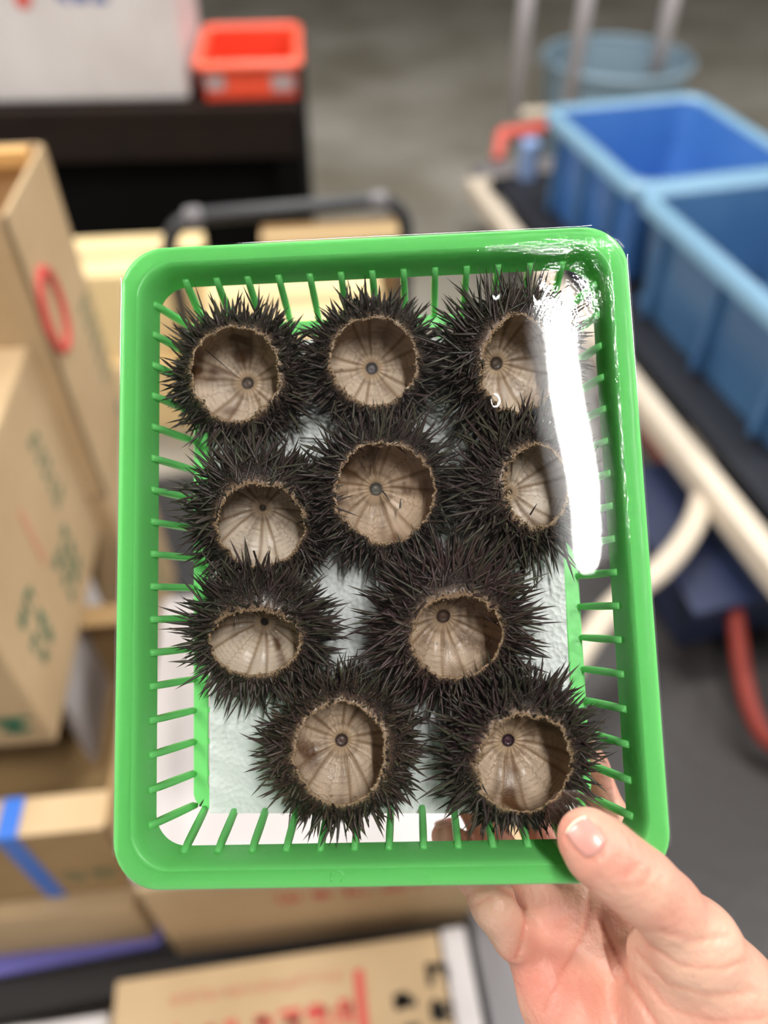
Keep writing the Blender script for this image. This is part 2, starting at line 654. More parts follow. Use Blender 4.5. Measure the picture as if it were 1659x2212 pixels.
def urchin(seed, oc, osz, hole, label, R_add=.0074, spine=1.0, tint=(1, 1, 1), stain=.5, warm=0., rot=0., n_long=620,
           hole_col=(.10, .07, .05), hole_r=.0026, purple=0., pale=0., wedges=()):
    rs = np.random.default_rng(seed)
    Dm = .327
    rx, ry = osz[0] / 2 * Dm / F, osz[1] / 2 * Dm / F
    R = (rx + ry) / 2 + R_add
    b = R * .60
    ro = (rx + ry) / 2
    ho = b * math.sqrt(max(0, 1 - (ro / R) ** 2))
    tx = ty = 0.
    for it in range(25):
        ax = Vector((tx, ty, 1)).normalized()
        low = math.sqrt((R * R) * (ax.x ** 2 + ax.y ** 2) + b * b * ax.z ** 2)
        cz = -.0358 + low
        zo = cz + ax.z * ho
        O = loc_at(oc[0], oc[1], zo)
        Cn = O - ax * ho
        hp = proj(Cn - ax * b * .96)
        tx += (hp[0] - hole[0]) * .0035
        ty -= (hp[1] - hole[1]) * .0035
        m_ = math.hypot(tx, ty)
        if m_ > .5:
            tx *= .5 / m_
            ty *= .5 / m_
    ax = Vector((tx, ty, 1)).normalized()
    uu = (Vector((1, 0, 0)) - ax * ax.x).normalized()
    vv = ax.cross(uu)
    UM = BM @ Matrix.Translation(Cn) @ Matrix((uu, vv, ax)).transposed().to_4x4()
    U2B = np.array(Matrix((uu, vv, ax)).transposed())
    Cb = np.array(Cn)
    root = thing('sea_urchin', label, 'sea urchin', UM, 'opened sea urchins in the green basket')

    # --- shell
    NP_, NR = 300, 84
    ph = np.arange(NP_) * 2 * np.pi / NP_
    wob = sinnoise(rs, np.stack([np.cos(ph), np.sin(ph), 0 * ph], -1), 2.2) * .05
    jag = sinnoise(rs, np.stack([np.cos(ph), np.sin(ph), 0 * ph], -1), 14) * .040 + \
        sinnoise(rs, np.stack([np.cos(ph), np.sin(ph), 0 * ph], -1), 45, 9) * .022
    rop = 1 / np.sqrt((np.cos(ph) / rx) ** 2 + (np.sin(ph) / ry) ** 2) * (1 + wob + jag)
    # real radius grows where the tilt foreshortens the mouth
    rop = np.minimum(rop, R * .93)
    tho = np.pi - np.arcsin(rop / R)
    thh = math.asin(hole_r / R)
    s = np.linspace(0, 1, NR)[:, None]
    TH = thh + (tho[None] - thh) * s
    PH = np.repeat(ph[None], NR, 0)

    def pos(TH, PH, off=0., bb=None):
        k = (R + off)
        lob = 1 + .012 * np.cos(5 * (PH + rot)) * np.sin(TH) ** 2
        return np.stack([k * lob * np.sin(TH) * np.cos(PH), k * lob * np.sin(TH) * np.sin(PH), -(b + off) * np.cos(TH)], -1)

    sg = (TH - thh) / (np.pi * .30)          # 0 at the hole, about 1 at the mouth
    u5 = (PH + rot) * 5 / (2 * np.pi)
    warp = sinnoise(rs, pos(TH, PH) * 100, 1.2) * .02
    f5 = np.mod(u5 + warp, 1.0)
    dA = np.abs(f5 - .5)
    tri = lambda x: np.abs(np.mod(x, 1) * 2 - 1) * 2 - 1
    wa = .15
    arc = np.maximum(np.sin(TH), .12)
    lw = .010 / arc * 1.1
    g = lambda d, w: np.exp(-(d / w) ** 2)
    amb_edge = g(dA - wa, .018 / arc + .004)
    amb_mid = g(f5 - .5 + .012 * tri(sg * 22) / arc, lw * .7)
    din = np.where(f5 > .5, 1 - f5, f5)
    sgn = np.where(f5 > .5, -1., 1.)
    fi = (din * sgn)
    int_mid = g(fi + .028 * tri(sg * 8), lw * .75)
    side = (fi + .028 * tri(sg * 8)) > 0
    rowp = sg * 8 + np.where(side, .5, 0) + .25
    rowd = np.abs(np.mod(rowp, 1) - .5)
    rowl = g(.5 - rowd, .07) * (dA > wa)
    pores = g(dA - wa * .72, .012 / arc + .003) * (np.sin(sg * 120) > .2)
    lines = np.clip(.9 * int_mid + .75 * rowl + .55 * amb_mid, 0, 1) * smst(.05, .2, sg)
    # relief, towards the inside
    relief = -.00026 * lines + .00022 * g(dA, wa * .8) * smst(.0, .3, sg) - .00018 * amb_edge
    relief += .00030 * np.cos(20 * (PH + rot) + 2 * warp * 30) * g(sg, .5)
    relief += .00060 * g(sg - .08, .055)
    relief += sinnoise(rs, pos(TH, PH) * 100, 3.0) * .00010
    Pin = pos(TH, PH)
    nrm = np.stack([Pin[..., 0] / R ** 2, Pin[..., 1] / R ** 2, Pin[..., 2] / b ** 2], -1)
    nrm /= np.linalg.norm(nrm, axis=-1, keepdims=True)
    thick = .0011
    Pin = Pin - nrm * (thick + relief)[..., None] * (1 - .6 * smst(.93, 1, s))[..., None]
    # colour
    base = np.array([.68, .545, .405]) * (1 - warm) + np.array([.55, .375, .235]) * warm
    base = base * (1 - pale) + np.array([.60, .54, .44]) * pale
    C = np.tile(base, (NR, NP_, 1))
    nz = sinnoise(rs, pos(TH, PH) * 100, 1.6)
    C *= (1 + .12 * nz + .10 * sinnoise(rs, pos(TH, PH) * 100, 6.0, 10))[..., None]
    br = np.array([.115, .052, .018])
    mixc = lambda C, c, w: C * (1 - np.clip(w, 0, 1)[..., None]) + c * np.clip(w, 0, 1)[..., None]
    C = mixc(C, np.array([.27, .16, .075]), lines * .75)
    C = mixc(C, np.array([.24, .13, .05]), amb_edge * .8 * smst(0, .25, sg))
    C = mixc(C, np.array([.12, .065, .03]), pores * .42 * smst(.15, .4, sg))
    C = mixc(C, np.array([.33, .21, .11]), g(np.cos(20 * (PH + rot) + 60 * warp) + 1, .5) * g(sg, .45) * .45)
    # wedge shaped stains of dried gonad
    wn = np.zeros_like(PH)
    for (deg, w0, st_) in wedges:
        p0 = math.radians(deg)
        d = np.abs(np.mod(PH - p0 + np.pi + warp * 5 + .12 * nz, 2 * np.pi) - np.pi)
        wn = np.maximum(wn, g(d, w0 * 1.7 + .03) * smst(.08, .40, sg) * st_)
    blot = smst(-.5, .6, sinnoise(rs, pos(TH, PH) * 100, 4.0) + .5 * sinnoise(rs, pos(TH, PH) * 100, 1.5))
    C = mixc(C, br, wn * (.60 + .60 * blot))
    spots = smst(1.05, 1.5, sinnoise(rs, pos(TH, PH) * 100, 9.0, 12))
    C = mixc(C, np.array([.16, .10, .05]), spots * .7)
    C = mixc(C, np.array([.46, .30, .17]), smst(.90, .97, s) * np.ones_like(PH) * .85)
    C = mixc(C, np.array([.50, .36, .22]), g(sg - .06, .06) * .8)
    C = mixc(C, np.array([.14, .08, .04]), g(sg - .19, .035) * .45)
    C = mixc(C, np.array(hole_col), g(s, .006) * np.ones_like(PH))
    # outer skin
    NO = 18
    so = np.linspace(1, 0, NO)[:, None]
    THo = .03 + (tho[None] - .03) * so
    PHo = np.repeat(ph[None], NO, 0)
    Po = pos(THo, PHo, .0002)
    Po = Po + sinnoise(rs, Po * 1000, .7)[..., None] * .0003 * (so < .99)[..., None]
    Co = np.tile(DARK * .9, (NO, NP_, 1))
    Co[0] = np.array([.42, .28, .16])
    Co[1] = np.array([.10, .06, .04])
    # plug under the hole
    rp = np.array([1.0, .75, .4, .05])
    Pp = np.stack([np.stack([hole_r * k * np.cos(ph), hole_r * k * np.sin(ph), np.full(NP_, -b + .0002 - .0 * k)], -1) for k in rp])
    Pp[..., 2] += np.array([.0009, .0002, .0001, .0005])[:, None]
    Cp = np.tile(np.array(hole_col), (4, NP_, 1)) * np.array([.8, .6, 1.0, 1.5])[:, None, None]
    grids = [(Pin, C), (Po, Co)]
    V = np.concatenate([Pp.reshape(-1, 3), Pin.reshape(-1, 3), Po.reshape(-1, 3)])
    CC = np.concatenate([Cp.reshape(-1, 3), C.reshape(-1, 3), Co.reshape(-1, 3)])

    def quads(start, rows):
        i = np.arange(rows - 1)[:, None]
        k = np.arange(NP_)[None]
        a = start + i * NP_ + k
        d = start + i * NP_ + (k + 1) % NP_
        return np.stack([a, a + NP_, d + NP_, d], -1).reshape(-1, 4)
    n_rows = 4 + NR + NO
    # plug rows run outward to inward: flip so the strip is continuous
    V[:4 * NP_] = Pp[::-1].reshape(-1, 3)
    CC[:4 * NP_] = Cp[::-1].reshape(-1, 3)
    Fq = quads(0, n_rows)
    Fq = Fq[:, ::-1]
    me = mesh_np('shell', V, [Fq], m_shell, CC, smooth=True)
    link('shell', me, root)

    # --- crust along the broken edge and tan tubercles
    n1, n2 = 420, 260
    i1 = rs.integers(0, NP_, n1)
    P1 = Po[0][i1] + rs.normal(size=(n1, 3)) * .00035
    s1 = np.abs(rs.normal(size=n1)) * .00020 + .00016
    c1_ = np.array([.46, .31, .18]) * rs.uniform(.35, 1.3, (n1, 1))
    i2 = rs.integers(0, NP_, n2)
    t2 = tho[i2] - np.abs(rs.normal(size=n2)) * .25
    P2 = pos(t2[:, None], ph[i2][:, None], .0008)[:, 0]
    s2 = rs.uniform(.00018, .00042, n2)
    c2_ = np.array([.38, .24, .14]) * rs.uniform(.15, 1.0, (n2, 1))
    Vn, Fn, Cn_ = nuggets(rs, np.concatenate([P1, P2]), np.concatenate([s1, s2]), np.concatenate([c1_, c2_]))
    cr = link('broken_edge', mesh_np('broken_edge', Vn, [Fn], m_crust, Cn_), root)
    cr['kind'] = 'stuff'

    # --- spines
    tint = np.array(tint)

    def spines(n, lo, hi, bias, jit, tilt_min=.0):
        i = rs.integers(0, NP_, n)
        thmax = tho[i]
        uq = rs.uniform(size=n)
        cosm = np.cos(thmax - .015)
        cosl = math.cos(1.05)
        th = np.arccos(cosl + (cosm - cosl) * uq)
        p = ph[i] + rs.uniform(0, .02, n)
        P = pos(th[:, None], p[:, None])[:, 0]
        N_ = np.stack([P[:, 0] / R ** 2, P[:, 1] / R ** 2, P[:, 2] / b ** 2], -1)
        N_ /= np.linalg.norm(N_, axis=1, keepdims=True)
        rad = np.stack([np.cos(p), np.sin(p), 0 * p], -1)
        D = N_ + rad * bias + rs.normal(size=(n, 3)) * jit
        D /= np.linalg.norm(D, axis=1, keepdims=True)
        eq = np.sin(th)
        L = (lo + (hi - lo) * rs.beta(1.3, 1.9, n) * np.where(rs.uniform(size=n) < .2, 1.3, 1.0)) * (.30 + .70 * smst(.62, .98, eq)) * spine
        # stay above the sheet and under the film (basket coordinates)
        Pb = P @ U2B.T + Cb
        Db = D @ U2B.T
        tipz = Pb[:, 2] + Db[:, 2] * L
        lowz, topz = -.0366, -.0004
        dz = np.where(tipz < lowz, (lowz + rs.uniform(0, .004, n) - Pb[:, 2]) / L, Db[:, 2])
        tipz = Pb[:, 2] + dz * L
        dz = np.where(tipz > topz, (topz - rs.uniform(0, .002, n) - Pb[:, 2]) / L, dz)
        dz = np.clip(dz, -.98, .98)
        h = np.linalg.norm(Db[:, :2], axis=1) + 1e-6
        k = np.sqrt(1 - dz ** 2) / h
        Db = np.stack([Db[:, 0] * k, Db[:, 1] * k, dz], -1)
        # keep inside the walls
        tip = Pb + Db * L[:, None]
        over = np.maximum(np.abs(tip[:, 0]) - .0965, 0) + np.maximum(np.abs(tip[:, 1]) - .1215, 0)
        L = np.maximum(L - over * 1.1, .002)
        D = Db @ U2B
        ok = Pb[:, 2] > -.0368
        return P[ok], D[ok], L[ok]
    P, D, L = spines(int(n_long * .85), .0060, .0200, .35, .42)
    order = np.argsort(-L)
    P, D, L = P[order], D[order], L[order]
    NI = min(90, len(P))
    r0 = rs.uniform(.00040, .00072, len(P))
    for q in range(NI):
        o = link('spine', unit_spines[int(rs.integers(0, 6))], root)
        o.matrix_local = Matrix.Translation(P[q]) @ Vector(D[q]).to_track_quat('Z', 'Y').to_matrix().to_4x4() @ \
            Matrix.Diagonal((r0[q], r0[q], L[q], 1))
    Pr, Dr, Lr, rr = P[NI:], D[NI:], L[NI:], r0[NI:]
    V1, Q1, T1, C1 = cones(rs, Pr, Dr, Lr, rr, 5, spine_cols(rs, len(Pr), tint))
    Ps, Ds, Ls = spines(3600, .0025, .0065, .25, .5)
    V2, Q2, T2, C2 = cones(rs, Ps, Ds, Ls, rs.uniform(.00016, .00034, len(Ps)), 4, spine_cols(rs, len(Ps), tint * .8), mid=False)
    if purple:
        d = np.linalg.norm(V2 - np.array([-R * .75, R * .45, b * .5]), axis=1)
        d2 = np.linalg.norm(V2 - np.array([R * .85, R * .25, b * .3]), axis=1)
        w = np.clip(np.exp(-(d / .010) ** 2) + .7 * np.exp(-(d2 / .006) ** 2), 0, 1)[:, None] * purple
        C2 = C2 * (1 - w) + np.array([.085, .014, .035]) * w
    k = len(V1)
    # grow from slightly under the skin
    me = mesh_np('bristle', np.concatenate([V1, V2]), [Q1, T1, T2 + k], m_spine, np.concatenate([C1, C2]))
    br_ = link('bristles', me, root)
    br_['kind'] = 'stuff'
    return root, UM


U = []
U.append(urchin(11, (508, 806), (190, 212), (536, 828), 'sea urchin at the top left of the basket with brown streaked bowl', stain=.75, rot=.3, n_long=560, spine=.88, wedges=[(95, .20, 1), (165, .20, .9), (-115, .12, .6), (60, .08, .5)]))
U.append(urchin(12, (808, 779), (190, 196), (803, 796), 'sea urchin top centre, round grey tan bowl with centred hole', R_add=.0066, stain=.45, rot=.1, spine=.80, hole_col=(.10, .09, .09), n_long=560, wedges=[(100, .28, .55), (200, .10, .45), (60, .22, .5), (-60, .06, .5)]))
U.append(urchin(13, (1122, 790), (176, 204), (1064, 776), 'sea urchin at the top right with spines pushing against the film', stain=.15, rot=.7, spine=1.15, n_long=760, hole_r=.0029, wedges=[(40, .50, .35), (-45, .10, .4), (75, .08, .4)]))
U.append(urchin(14, (561, 1136), (188, 186), (564, 1082), 'sea urchin second down on the left, greyish bowl without an open hole', stain=.2, rot=.9, spine=1.0, hole_r=.0012, n_long=700, pale=.4, wedges=[(90, .70, .7), (-120, .06, .4)]))
U.append(urchin(15, (832, 1066), (212, 208), (812, 1056), 'sea urchin in the middle of the second row, widest bowl with broken spines inside', R_add=.0062, warm=.55, stain=.6, rot=.45, spine=.95, n_long=680, hole_col=(.12, .11, .09), hole_r=.0028, wedges=[(135, .26, .85), (100, .16, .7), (8, .10, .8), (-75, .12, .6), (178, .07, .6), (-160, .12, .5)]))
U.append(urchin(16, (1160, 1050), (142, 176), (1100, 1062), 'sea urchin under the white reflection with narrow half shaded bowl', R_add=.0098, stain=.1, rot=.2, spine=1.1, n_long=760, hole_r=.0008, pale=.5, wedges=[(60, .40, .3), (-50, .06, .6)]))
U.append(urchin(17, (551, 1388), (192, 142), (572, 1342), 'sea urchin third down on the left, wide flat oval bowl with small black hole', R_add=.0082, warm=.2, stain=.25, rot=1.1, spine=1.0, hole_col=(.03, .02, .015), hole_r=.0015, n_long=700, pale=.4, wedges=[(-65, .05, 1), (160, .30, .4), (120, .25, .5)]))
U.append(urchin(18, (988, 1376), (186, 184), (957, 1330), 'long spined sea urchin right of centre with green speck above its bowl', R_add=.0090, warm=.4, stain=.35, rot=.85, spine=1.22, tint=(1.15, .95, 1), n_long=800, hole_r=.0029, hole_col=(.14, .08, .05), wedges=[(60, .50, .5), (-40, .16, .6), (-125, .16, .6), (-80, .05, .5)]))
U.append(urchin(19, (738, 1626), (182, 204), (738, 1598), 'sea urchin at the bottom left, bowl with a brown patch on its left side', R_add=.0088, warm=.3, stain=.4, rot=.6, spine=.78, tint=(1.1, 1.05, .9), n_long=760, hole_col=(.09, .05, .035), wedges=[(195, .22, .85), (125, .25, .5), (-90, .06, .5), (70, .06, .4)]))
U.append(urchin(20, (1130, 1648), (192, 200), (1097, 1598), 'purple tinged sea urchin at the bottom right above the thumb', R_add=.0080, warm=.4, stain=.8, rot=.95, spine=.98, n_long=740, hole_col=(.06, .02, .03), hole_r=.0026, purple=.8, wedges=[(30, .32, 1), (-88, .16, 1), (65, .28, .8), (-115, .08, .8), (170, .2, .5)]))

# loose bits lying in and around the urchins
m_bit = mat('loose_spine', srgb(96, 78, 66), .45)
m_bitd = mat('dark_loose_spine', (.03, .022, .018), .45)
m_crumb = mat('shell_crumb', srgb(214, 186, 150), .6)
m_gcrumb = mat('green_crumb', srgb(58, 140, 112), .5)


def loose(px0, py0, px1, py1, z0, z1, label, m=None, r=.00045):
    a, b_ = loc_at(px0, py0, z0), loc_at(px1, py1, z1)
    o = MB().tube([a, a.lerp(b_, .5), b_], [r, r * .85, r * .25], 6).build('loose_spine', m or m_bitd)
    o.matrix_world = BM
    tag(o, label, 'spine', 'broken spines lying loose')


loose(778, 968, 808, 1012, -.012, -.020, 'pale broken spine, left of the pair forming a V in the widest bowl', m_bit)
loose(818, 968, 806, 1010, -.012, -.020, 'pale broken spine, right of the pair forming a V in the widest bowl', m_bit)
loose(846, 955, 902, 1000, -.010, -.012, 'long broken spine over the top of the widest bowl', m_bit)
loose(722, 1128, 728, 1052, -.010, -.010, 'broken spine sticking up left of the widest bowl', m_bit)
loose(826, 1060, 842, 1082, -.026, -.027, 'short dark spine beside the hole of the widest bowl')
loose(864, 1098, 866, 1076, -.024, -.024, 'tiny dark spine standing on plates of the widest bowl')
loose(1145, 1112, 1160, 1088, -.020, -.018, 'dark crumb of spine in the narrow half shaded bowl')
loose(444, 755, 524, 824, -.009, -.026, 'thin hair-like dark spine crossing the top left bowl', r=.00022)
loose(648, 946, 718, 950, -.034, -.033, 'dark spine lying across the white sheet below the top left urchin')
loose(884, 1597, 924, 1606, -.030, -.030, 'dark spine poking out right of the bottom left urchin')
loose(1033, 1680, 1056, 1722, -.013, -.013, 'dark spine lying on the lower left edge of the purple tinged bowl')
loose(548, 1190, 562, 1235, -.006, -.012, 'dark spine reaching over the lower edge of the second left bowl')
loose(508, 1345, 514, 1312, -.012, -.014, 'spine hanging into the wide flat oval bowl', m_bit)
loose(432, 1741, 440, 1727, -.039, -.036, 'tiny dark spine in the lower left corner of the basket floor')


def crumb(px, py, z, sz, label, m, name='shell_crumb', stretch=(1, 1, 1)):
    rs = np.random.default_rng(int(px))
    P = loc_at(px, py, z)
    import bmesh
    bm = bmesh.new()
    bmesh.ops.create_icosphere(bm, subdivisions=2, radius=sz)
    for v in bm.verts:
        v.co *= rs.uniform(.8, 1.15)
        v.co.x *= stretch[0]
        v.co.y *= stretch[1]
        v.co.z *= stretch[2]
    me = bpy.data.meshes.new(name)
    bm.to_mesh(me)
    me.materials.append(m)
    o = link(name, me)
    o.matrix_world = BM @ Matrix.Translation(P)
    tag(o, label, 'crumb')


crumb(823, 963, -.0085, .0009, 'cream shell chip on the top edge of the widest bowl', m_crumb, stretch=(2.4, .9, .6))
crumb(893, 1284, -.008, .0010, 'cream shell crumb left of the green speck', m_crumb)
crumb(952, 1275, -.008, .0012, 'small green speck on the long spined urchin', m_gcrumb, 'green_speck')

# ------------------------------------------------------------------ clear film over the basket
m_film = bpy.data.materials.new('clear_film')
m_film.use_nodes = True
nt = m_film.node_tree
for n in list(nt.nodes):
    if n.type == 'BSDF_PRINCIPLED':
        nt.nodes.remove(n)
tr = nt.nodes.new('ShaderNodeBsdfTransparent')
gl = nt.nodes.new('ShaderNodeBsdfGlossy')
gl.inputs['Roughness'].default_value = .012
fn = nt.nodes.new('ShaderNodeFresnel')
fn.inputs['IOR'].default_value = 1.5
mu = nt.nodes.new('ShaderNodeMath')
mu.operation = 'MULTIPLY'
mu.inputs[1].default_value = 1.5
mxs = nt.nodes.new('ShaderNodeMixShader')
nt.links.new(fn.outputs[0], mu.inputs[0])
nt.links.new(mu.outputs[0], mxs.inputs[0])
nt.links.new(tr.outputs[0], mxs.inputs[1])
nt.links.new(gl.outputs[0], mxs.inputs[2])
tcn = nt.nodes.new('ShaderNodeTexCoord')
atf = nt.nodes.new('ShaderNodeAttribute')
atf.attribute_name = 'col'
nzz = nt.nodes.new('ShaderNodeTexNoise')
nzz.inputs['Scale'].default_value = 700
nzz.inputs['Detail'].default_value = 3
bpn = nt.nodes.new('ShaderNodeBump')
bpn.inputs['Distance'].default_value = .00022
nt.links.new(tcn.outputs['Object'], nzz.inputs['Vector'])
nt.links.new(nzz.outputs['Fac'], bpn.inputs['Height'])
nt.links.new(atf.outputs['Fac'], bpn.inputs['Strength'])
nt.links.new(bpn.outputs['Normal'], gl.inputs['Normal'])
nt.links.new(mxs.outputs[0], nt.nodes['Material Output'].inputs['Surface'])

rs = np.random.default_rng(3)
NX, NY = 220, 260
S = np.linspace(-1, 1, NX)
T = np.linspace(-1, 1, NY)
X, Y = np.meshgrid(S * HW * 1.0, T * HH * 1.0)
# pull the square grid on to the rounded outline
rc = .0192
axx, ayy = np.abs(X) - (HW - rc), np.abs(Y) - (HH - rc)
cor = (axx > 0) & (ayy > 0)
mxy = np.maximum(axx, ayy)
hyp = np.hypot(axx, ayy) + 1e-9
X = np.where(cor, np.sign(X) * (HW - rc + axx * mxy / hyp), X)
Y = np.where(cor, np.sign(Y) * (HH - rc + ayy * mxy / hyp), Y)
P3 = np.stack([X * 100, Y * 100, 0 * X], -1)
inner = np.clip(np.minimum(HW - .010 - np.abs(X), HH - .010 - np.abs(Y)) / .02, 0, 1)
Z = .0013 + sinnoise(rs, P3, .22, 6) * .00016
ctr = np.exp(-(((X - .086) / .017) ** 2 + ((Y - .114) / .015) ** 2))
Z += sinnoise(rs, P3, 1.2, 8) * .00024 * ctr + sinnoise(rs, P3, 3.2, 8) * .00006 * ctr
for px, py, a in ((1060, 640, .0003), (1150, 640, .0003), (1058, 868, .0005), (1010, 1180, .0002), (1330, 1640, .0004)):
    q = loc_at(px, py, 0)
    Z += a * np.exp(-((X - q.x) ** 2 + (Y - q.y) ** 2) / .0024 ** 2) * inner
edge = 1 - np.clip(np.minimum(HW - np.abs(X), HH - np.abs(Y)) / .0016, 0, 1)
Z -= edge ** 2 * .0012
X2, Y2 = X * (1 + .0006 * edge), Y * (1 + .0006 * edge)
V = np.stack([X2, Y2, Z], -1).reshape(-1, 3)
i = np.arange(NY - 1)[:, None]
k = np.arange(NX - 1)[None]
a = i * NX + k
Fq = np.stack([a, a + 1, a + NX + 1, a + NX], -1).reshape(-1, 4)
# skirt of film folded down over the outer lip
ringi = np.concatenate([np.arange(NX), np.arange(1, NY) * NX + NX - 1, (NY - 1) * NX + np.arange(NX - 2, -1, -1),
                        np.arange(NY - 2, 0, -1) * NX])
rv = V[ringi].copy()
rv[:, :2] *= 1.002
rv[:, 2] = -.0016
n0 = len(V)
m_ = len(ringi)
j = np.arange(m_)
Fk = np.stack([ringi[j], n0 + j, n0 + (j + 1) % m_, ringi[(j + 1) % m_]], -1)
crk = np.exp(-((np.hypot(X - .085, Y - .110)) / .018) ** 2) * .3
crk += np.exp(-((np.abs(X) - .1015) / .0009) ** 2) * (X > 0) * (.08 + .32 * smst(-.09, .10, Y))
crk += np.exp(-((Y - .125) / .0022) ** 2) * smst(.0, .08, X)
crk += .5 * np.exp(-((np.abs(X) - .1015) / .0014) ** 2) * (X < 0) * (Y < .02)
cf = np.clip(crk, 0, 1).ravel()
me = mesh_np('clear_film', V, [Fq], m_film, np.repeat(cf[:, None], 3, 1), smooth=True)
film = link('clear_film', me)
film.matrix_world = BM
tag(film, 'clear plastic film stretched over the green basket, mirroring a white tube light', 'film')

# ------------------------------------------------------------------ hand
SEG = []      # (a, b, ra, rb, k)


def cp(px, py, D):
    return np.array([(px - CX) / F * D, (CY - py) / F * D, -D])


def chain(pts, k=.004):
    """pts: (px, py, depth, radius in mm)"""
    for p, q in zip(pts[:-1], pts[1:]):
        SEG.append((cp(*p[:3]), cp(*q[:3]), p[3] / 1000, q[3] / 1000, k))


PALM_K = .012
# metacarpal fan
chain([(1560, 2420, .325, 19), (1400, 2120, .338, 13.5), (1330, 1955, .345, 10.5)], PALM_K)
chain([(1530, 2440, .330, 19), (1330, 2130, .343, 13), (1255, 1955, .348, 10.5)], PALM_K)
chain([(1480, 2450, .330, 18), (1255, 2140, .342, 13), (1185, 1975, .346, 10.0)], PALM_K)
chain([(1430, 2450, .325, 18), (1200, 2160, .336, 13), (1120, 2010, .338, 9.5)], PALM_K)
# heel of the palm
chain([(1400, 2380, .318, 20), (1240, 2200, .326, 14)], PALM_K)
# thumb: metacarpal, proximal and distal bones
chain([(1640, 2330, .312, 23), (1570, 2160, .302, 20), (1500, 2040, .296, 16.5)], .010)
chain([(1500, 2040, .296, 16.0), (1435, 1955, .290, 12.2), (1385, 1910, .2865, 12.4), (1330, 1868, .2848, 12.0), (1285, 1828, .2843, 11.4), (1264, 1806, .2845, 9.6)], .006)
# thenar pad
chain([(1430, 2060, .312, 14), (1480, 2220, .312, 22), (1550, 2340, .315, 23)], .012)
# forearm
chain([(1560, 2440, .325, 25), (1700, 2700, .315, 27), (1900, 2990, .300, 31)], .012)
NPALM = len(SEG)
# little finger: folded up in front of the palm edge, then under the basket
chain([(1112, 2025, .333, 9.8), (1068, 1955, .327, 9.4), (1020, 1880, .338, 8.0), (985, 1830, .352, 7.2), (962, 1806, .357, 6.6)], .004)
# ring, middle and index fingers under the basket
chain([(1185, 1975, .346, 9.6), (1115, 1880, .352, 8.6), (1062, 1810, .360, 8.0), (1020, 1740, .362, 7.4)], .004)
chain([(1255, 1955, .348, 10), (1215, 1860, .354, 8.8), (1165, 1790, .361, 8.2), (1100, 1690, .363, 7.6)], .004)
chain([(1335, 1955, .345, 10), (1335, 1860, .349, 8.8), (1318, 1770, .354, 8.6), (1275, 1660, .360, 8.2), (1230, 1570, .362, 7.4)], .004)

NAIL_RIM = [(1229, 1770), (1227, 1811), (1238, 1832), (1264, 1851), (1284, 1855), (1300, 1844), (1305, 1816), (1291, 1786)]
CREASES = [   # pixel polylines, depth guess, width mm, depth mm
    ([(1298, 1985), (1312, 2022), (1335, 2070), (1360, 2118), (1395, 2175), (1420, 2212), (1440, 2260)], 1.8, 1.5),
    ([(1273, 1920), (1272, 1965), (1264, 2005), (1243, 2050), (1218, 2094), (1195, 2140), (1176, 2185)], 1.0, .8),
    ([(1078, 1918), (1108, 1935), (1128, 1960), (1133, 1990), (1126, 2030), (1113, 2068)], 1.3, 1.2),
    ([(1020, 1960), (1042, 1948), (1062, 1938)], .9, .5),
    ([(1005, 1938), (1028, 1924), (1046, 1918)], .8, .4),
    ([(1302, 1990), (1306, 2050), (1330, 2110)], .8, .35),
    ([(1430, 2010), (1500, 2030), (1570, 2020)], 1.0, .55),
    ([(1400, 2040), (1470, 2085), (1560, 2090), (1610, 2075)], 1.1, .60),
    ([(1375, 2050), (1440, 2125), (1530, 2150), (1630, 2140)], 1.1, .60),
    ([(1390, 2110), (1450, 2180), (1540, 2205), (1650, 2195)], 1.1, .55),
    (NAIL_RIM, .7, .7),
    ([(1352, 1890), (1366, 1880), (1374, 1866)], 1.0, .55),
    ([(1382, 1912), (1398, 1896), (1402, 1878)], 1.0, .55),
]


def seg_sdf(P, a, b, ra, rb):
    ab = b - a
    t = np.clip(((P - a) @ ab) / (ab @ ab), 0, 1)
    d = P - a - t[..., None] * ab
    return np.sqrt((d * d).sum(-1)) - (ra + (rb - ra) * t)


def smin(a, b, k):
    h = np.clip(.5 + .5 * (b - a) / k, 0, 1)
    return b * (1 - h) + a * h - k * h * (1 - h)


def hand_sdf(P, crease=True):
    d = None
    for idx, (a, b, ra, rb, k) in enumerate(SEG):
        s = seg_sdf(P, a, b, ra, rb)
        d = s if d is None else smin(d, s, k)
    if crease:
        near = np.abs(d) < .006
        Q = P[near]
        px = CX + F * Q[:, 0] / -Q[:, 2]
        py = CY - F * Q[:, 1] / -Q[:, 2]
        front = -Q[:, 2]
        add = np.zeros(len(Q))
        for pts, w, dep in CREASES:
            best = np.full(len(Q), 1e9)
            m = len(pts) - 1
            for i in range(m):
                ax, ay = pts[i]
                bx, by = pts[i + 1]
                vx, vy = bx - ax, by - ay
                t = np.clip(((px - ax) * vx + (py - ay) * vy) / (vx * vx + vy * vy), 0, 1)
                best = np.minimum(best, np.hypot(px - ax - t * vx, py - ay - t * vy))
            ww = w / 1000 * F / .31
            add += dep / 1000 * np.exp(-(best / ww) ** 2) * (front < .348)
        d = d.copy()
        d[near] += add
    return d


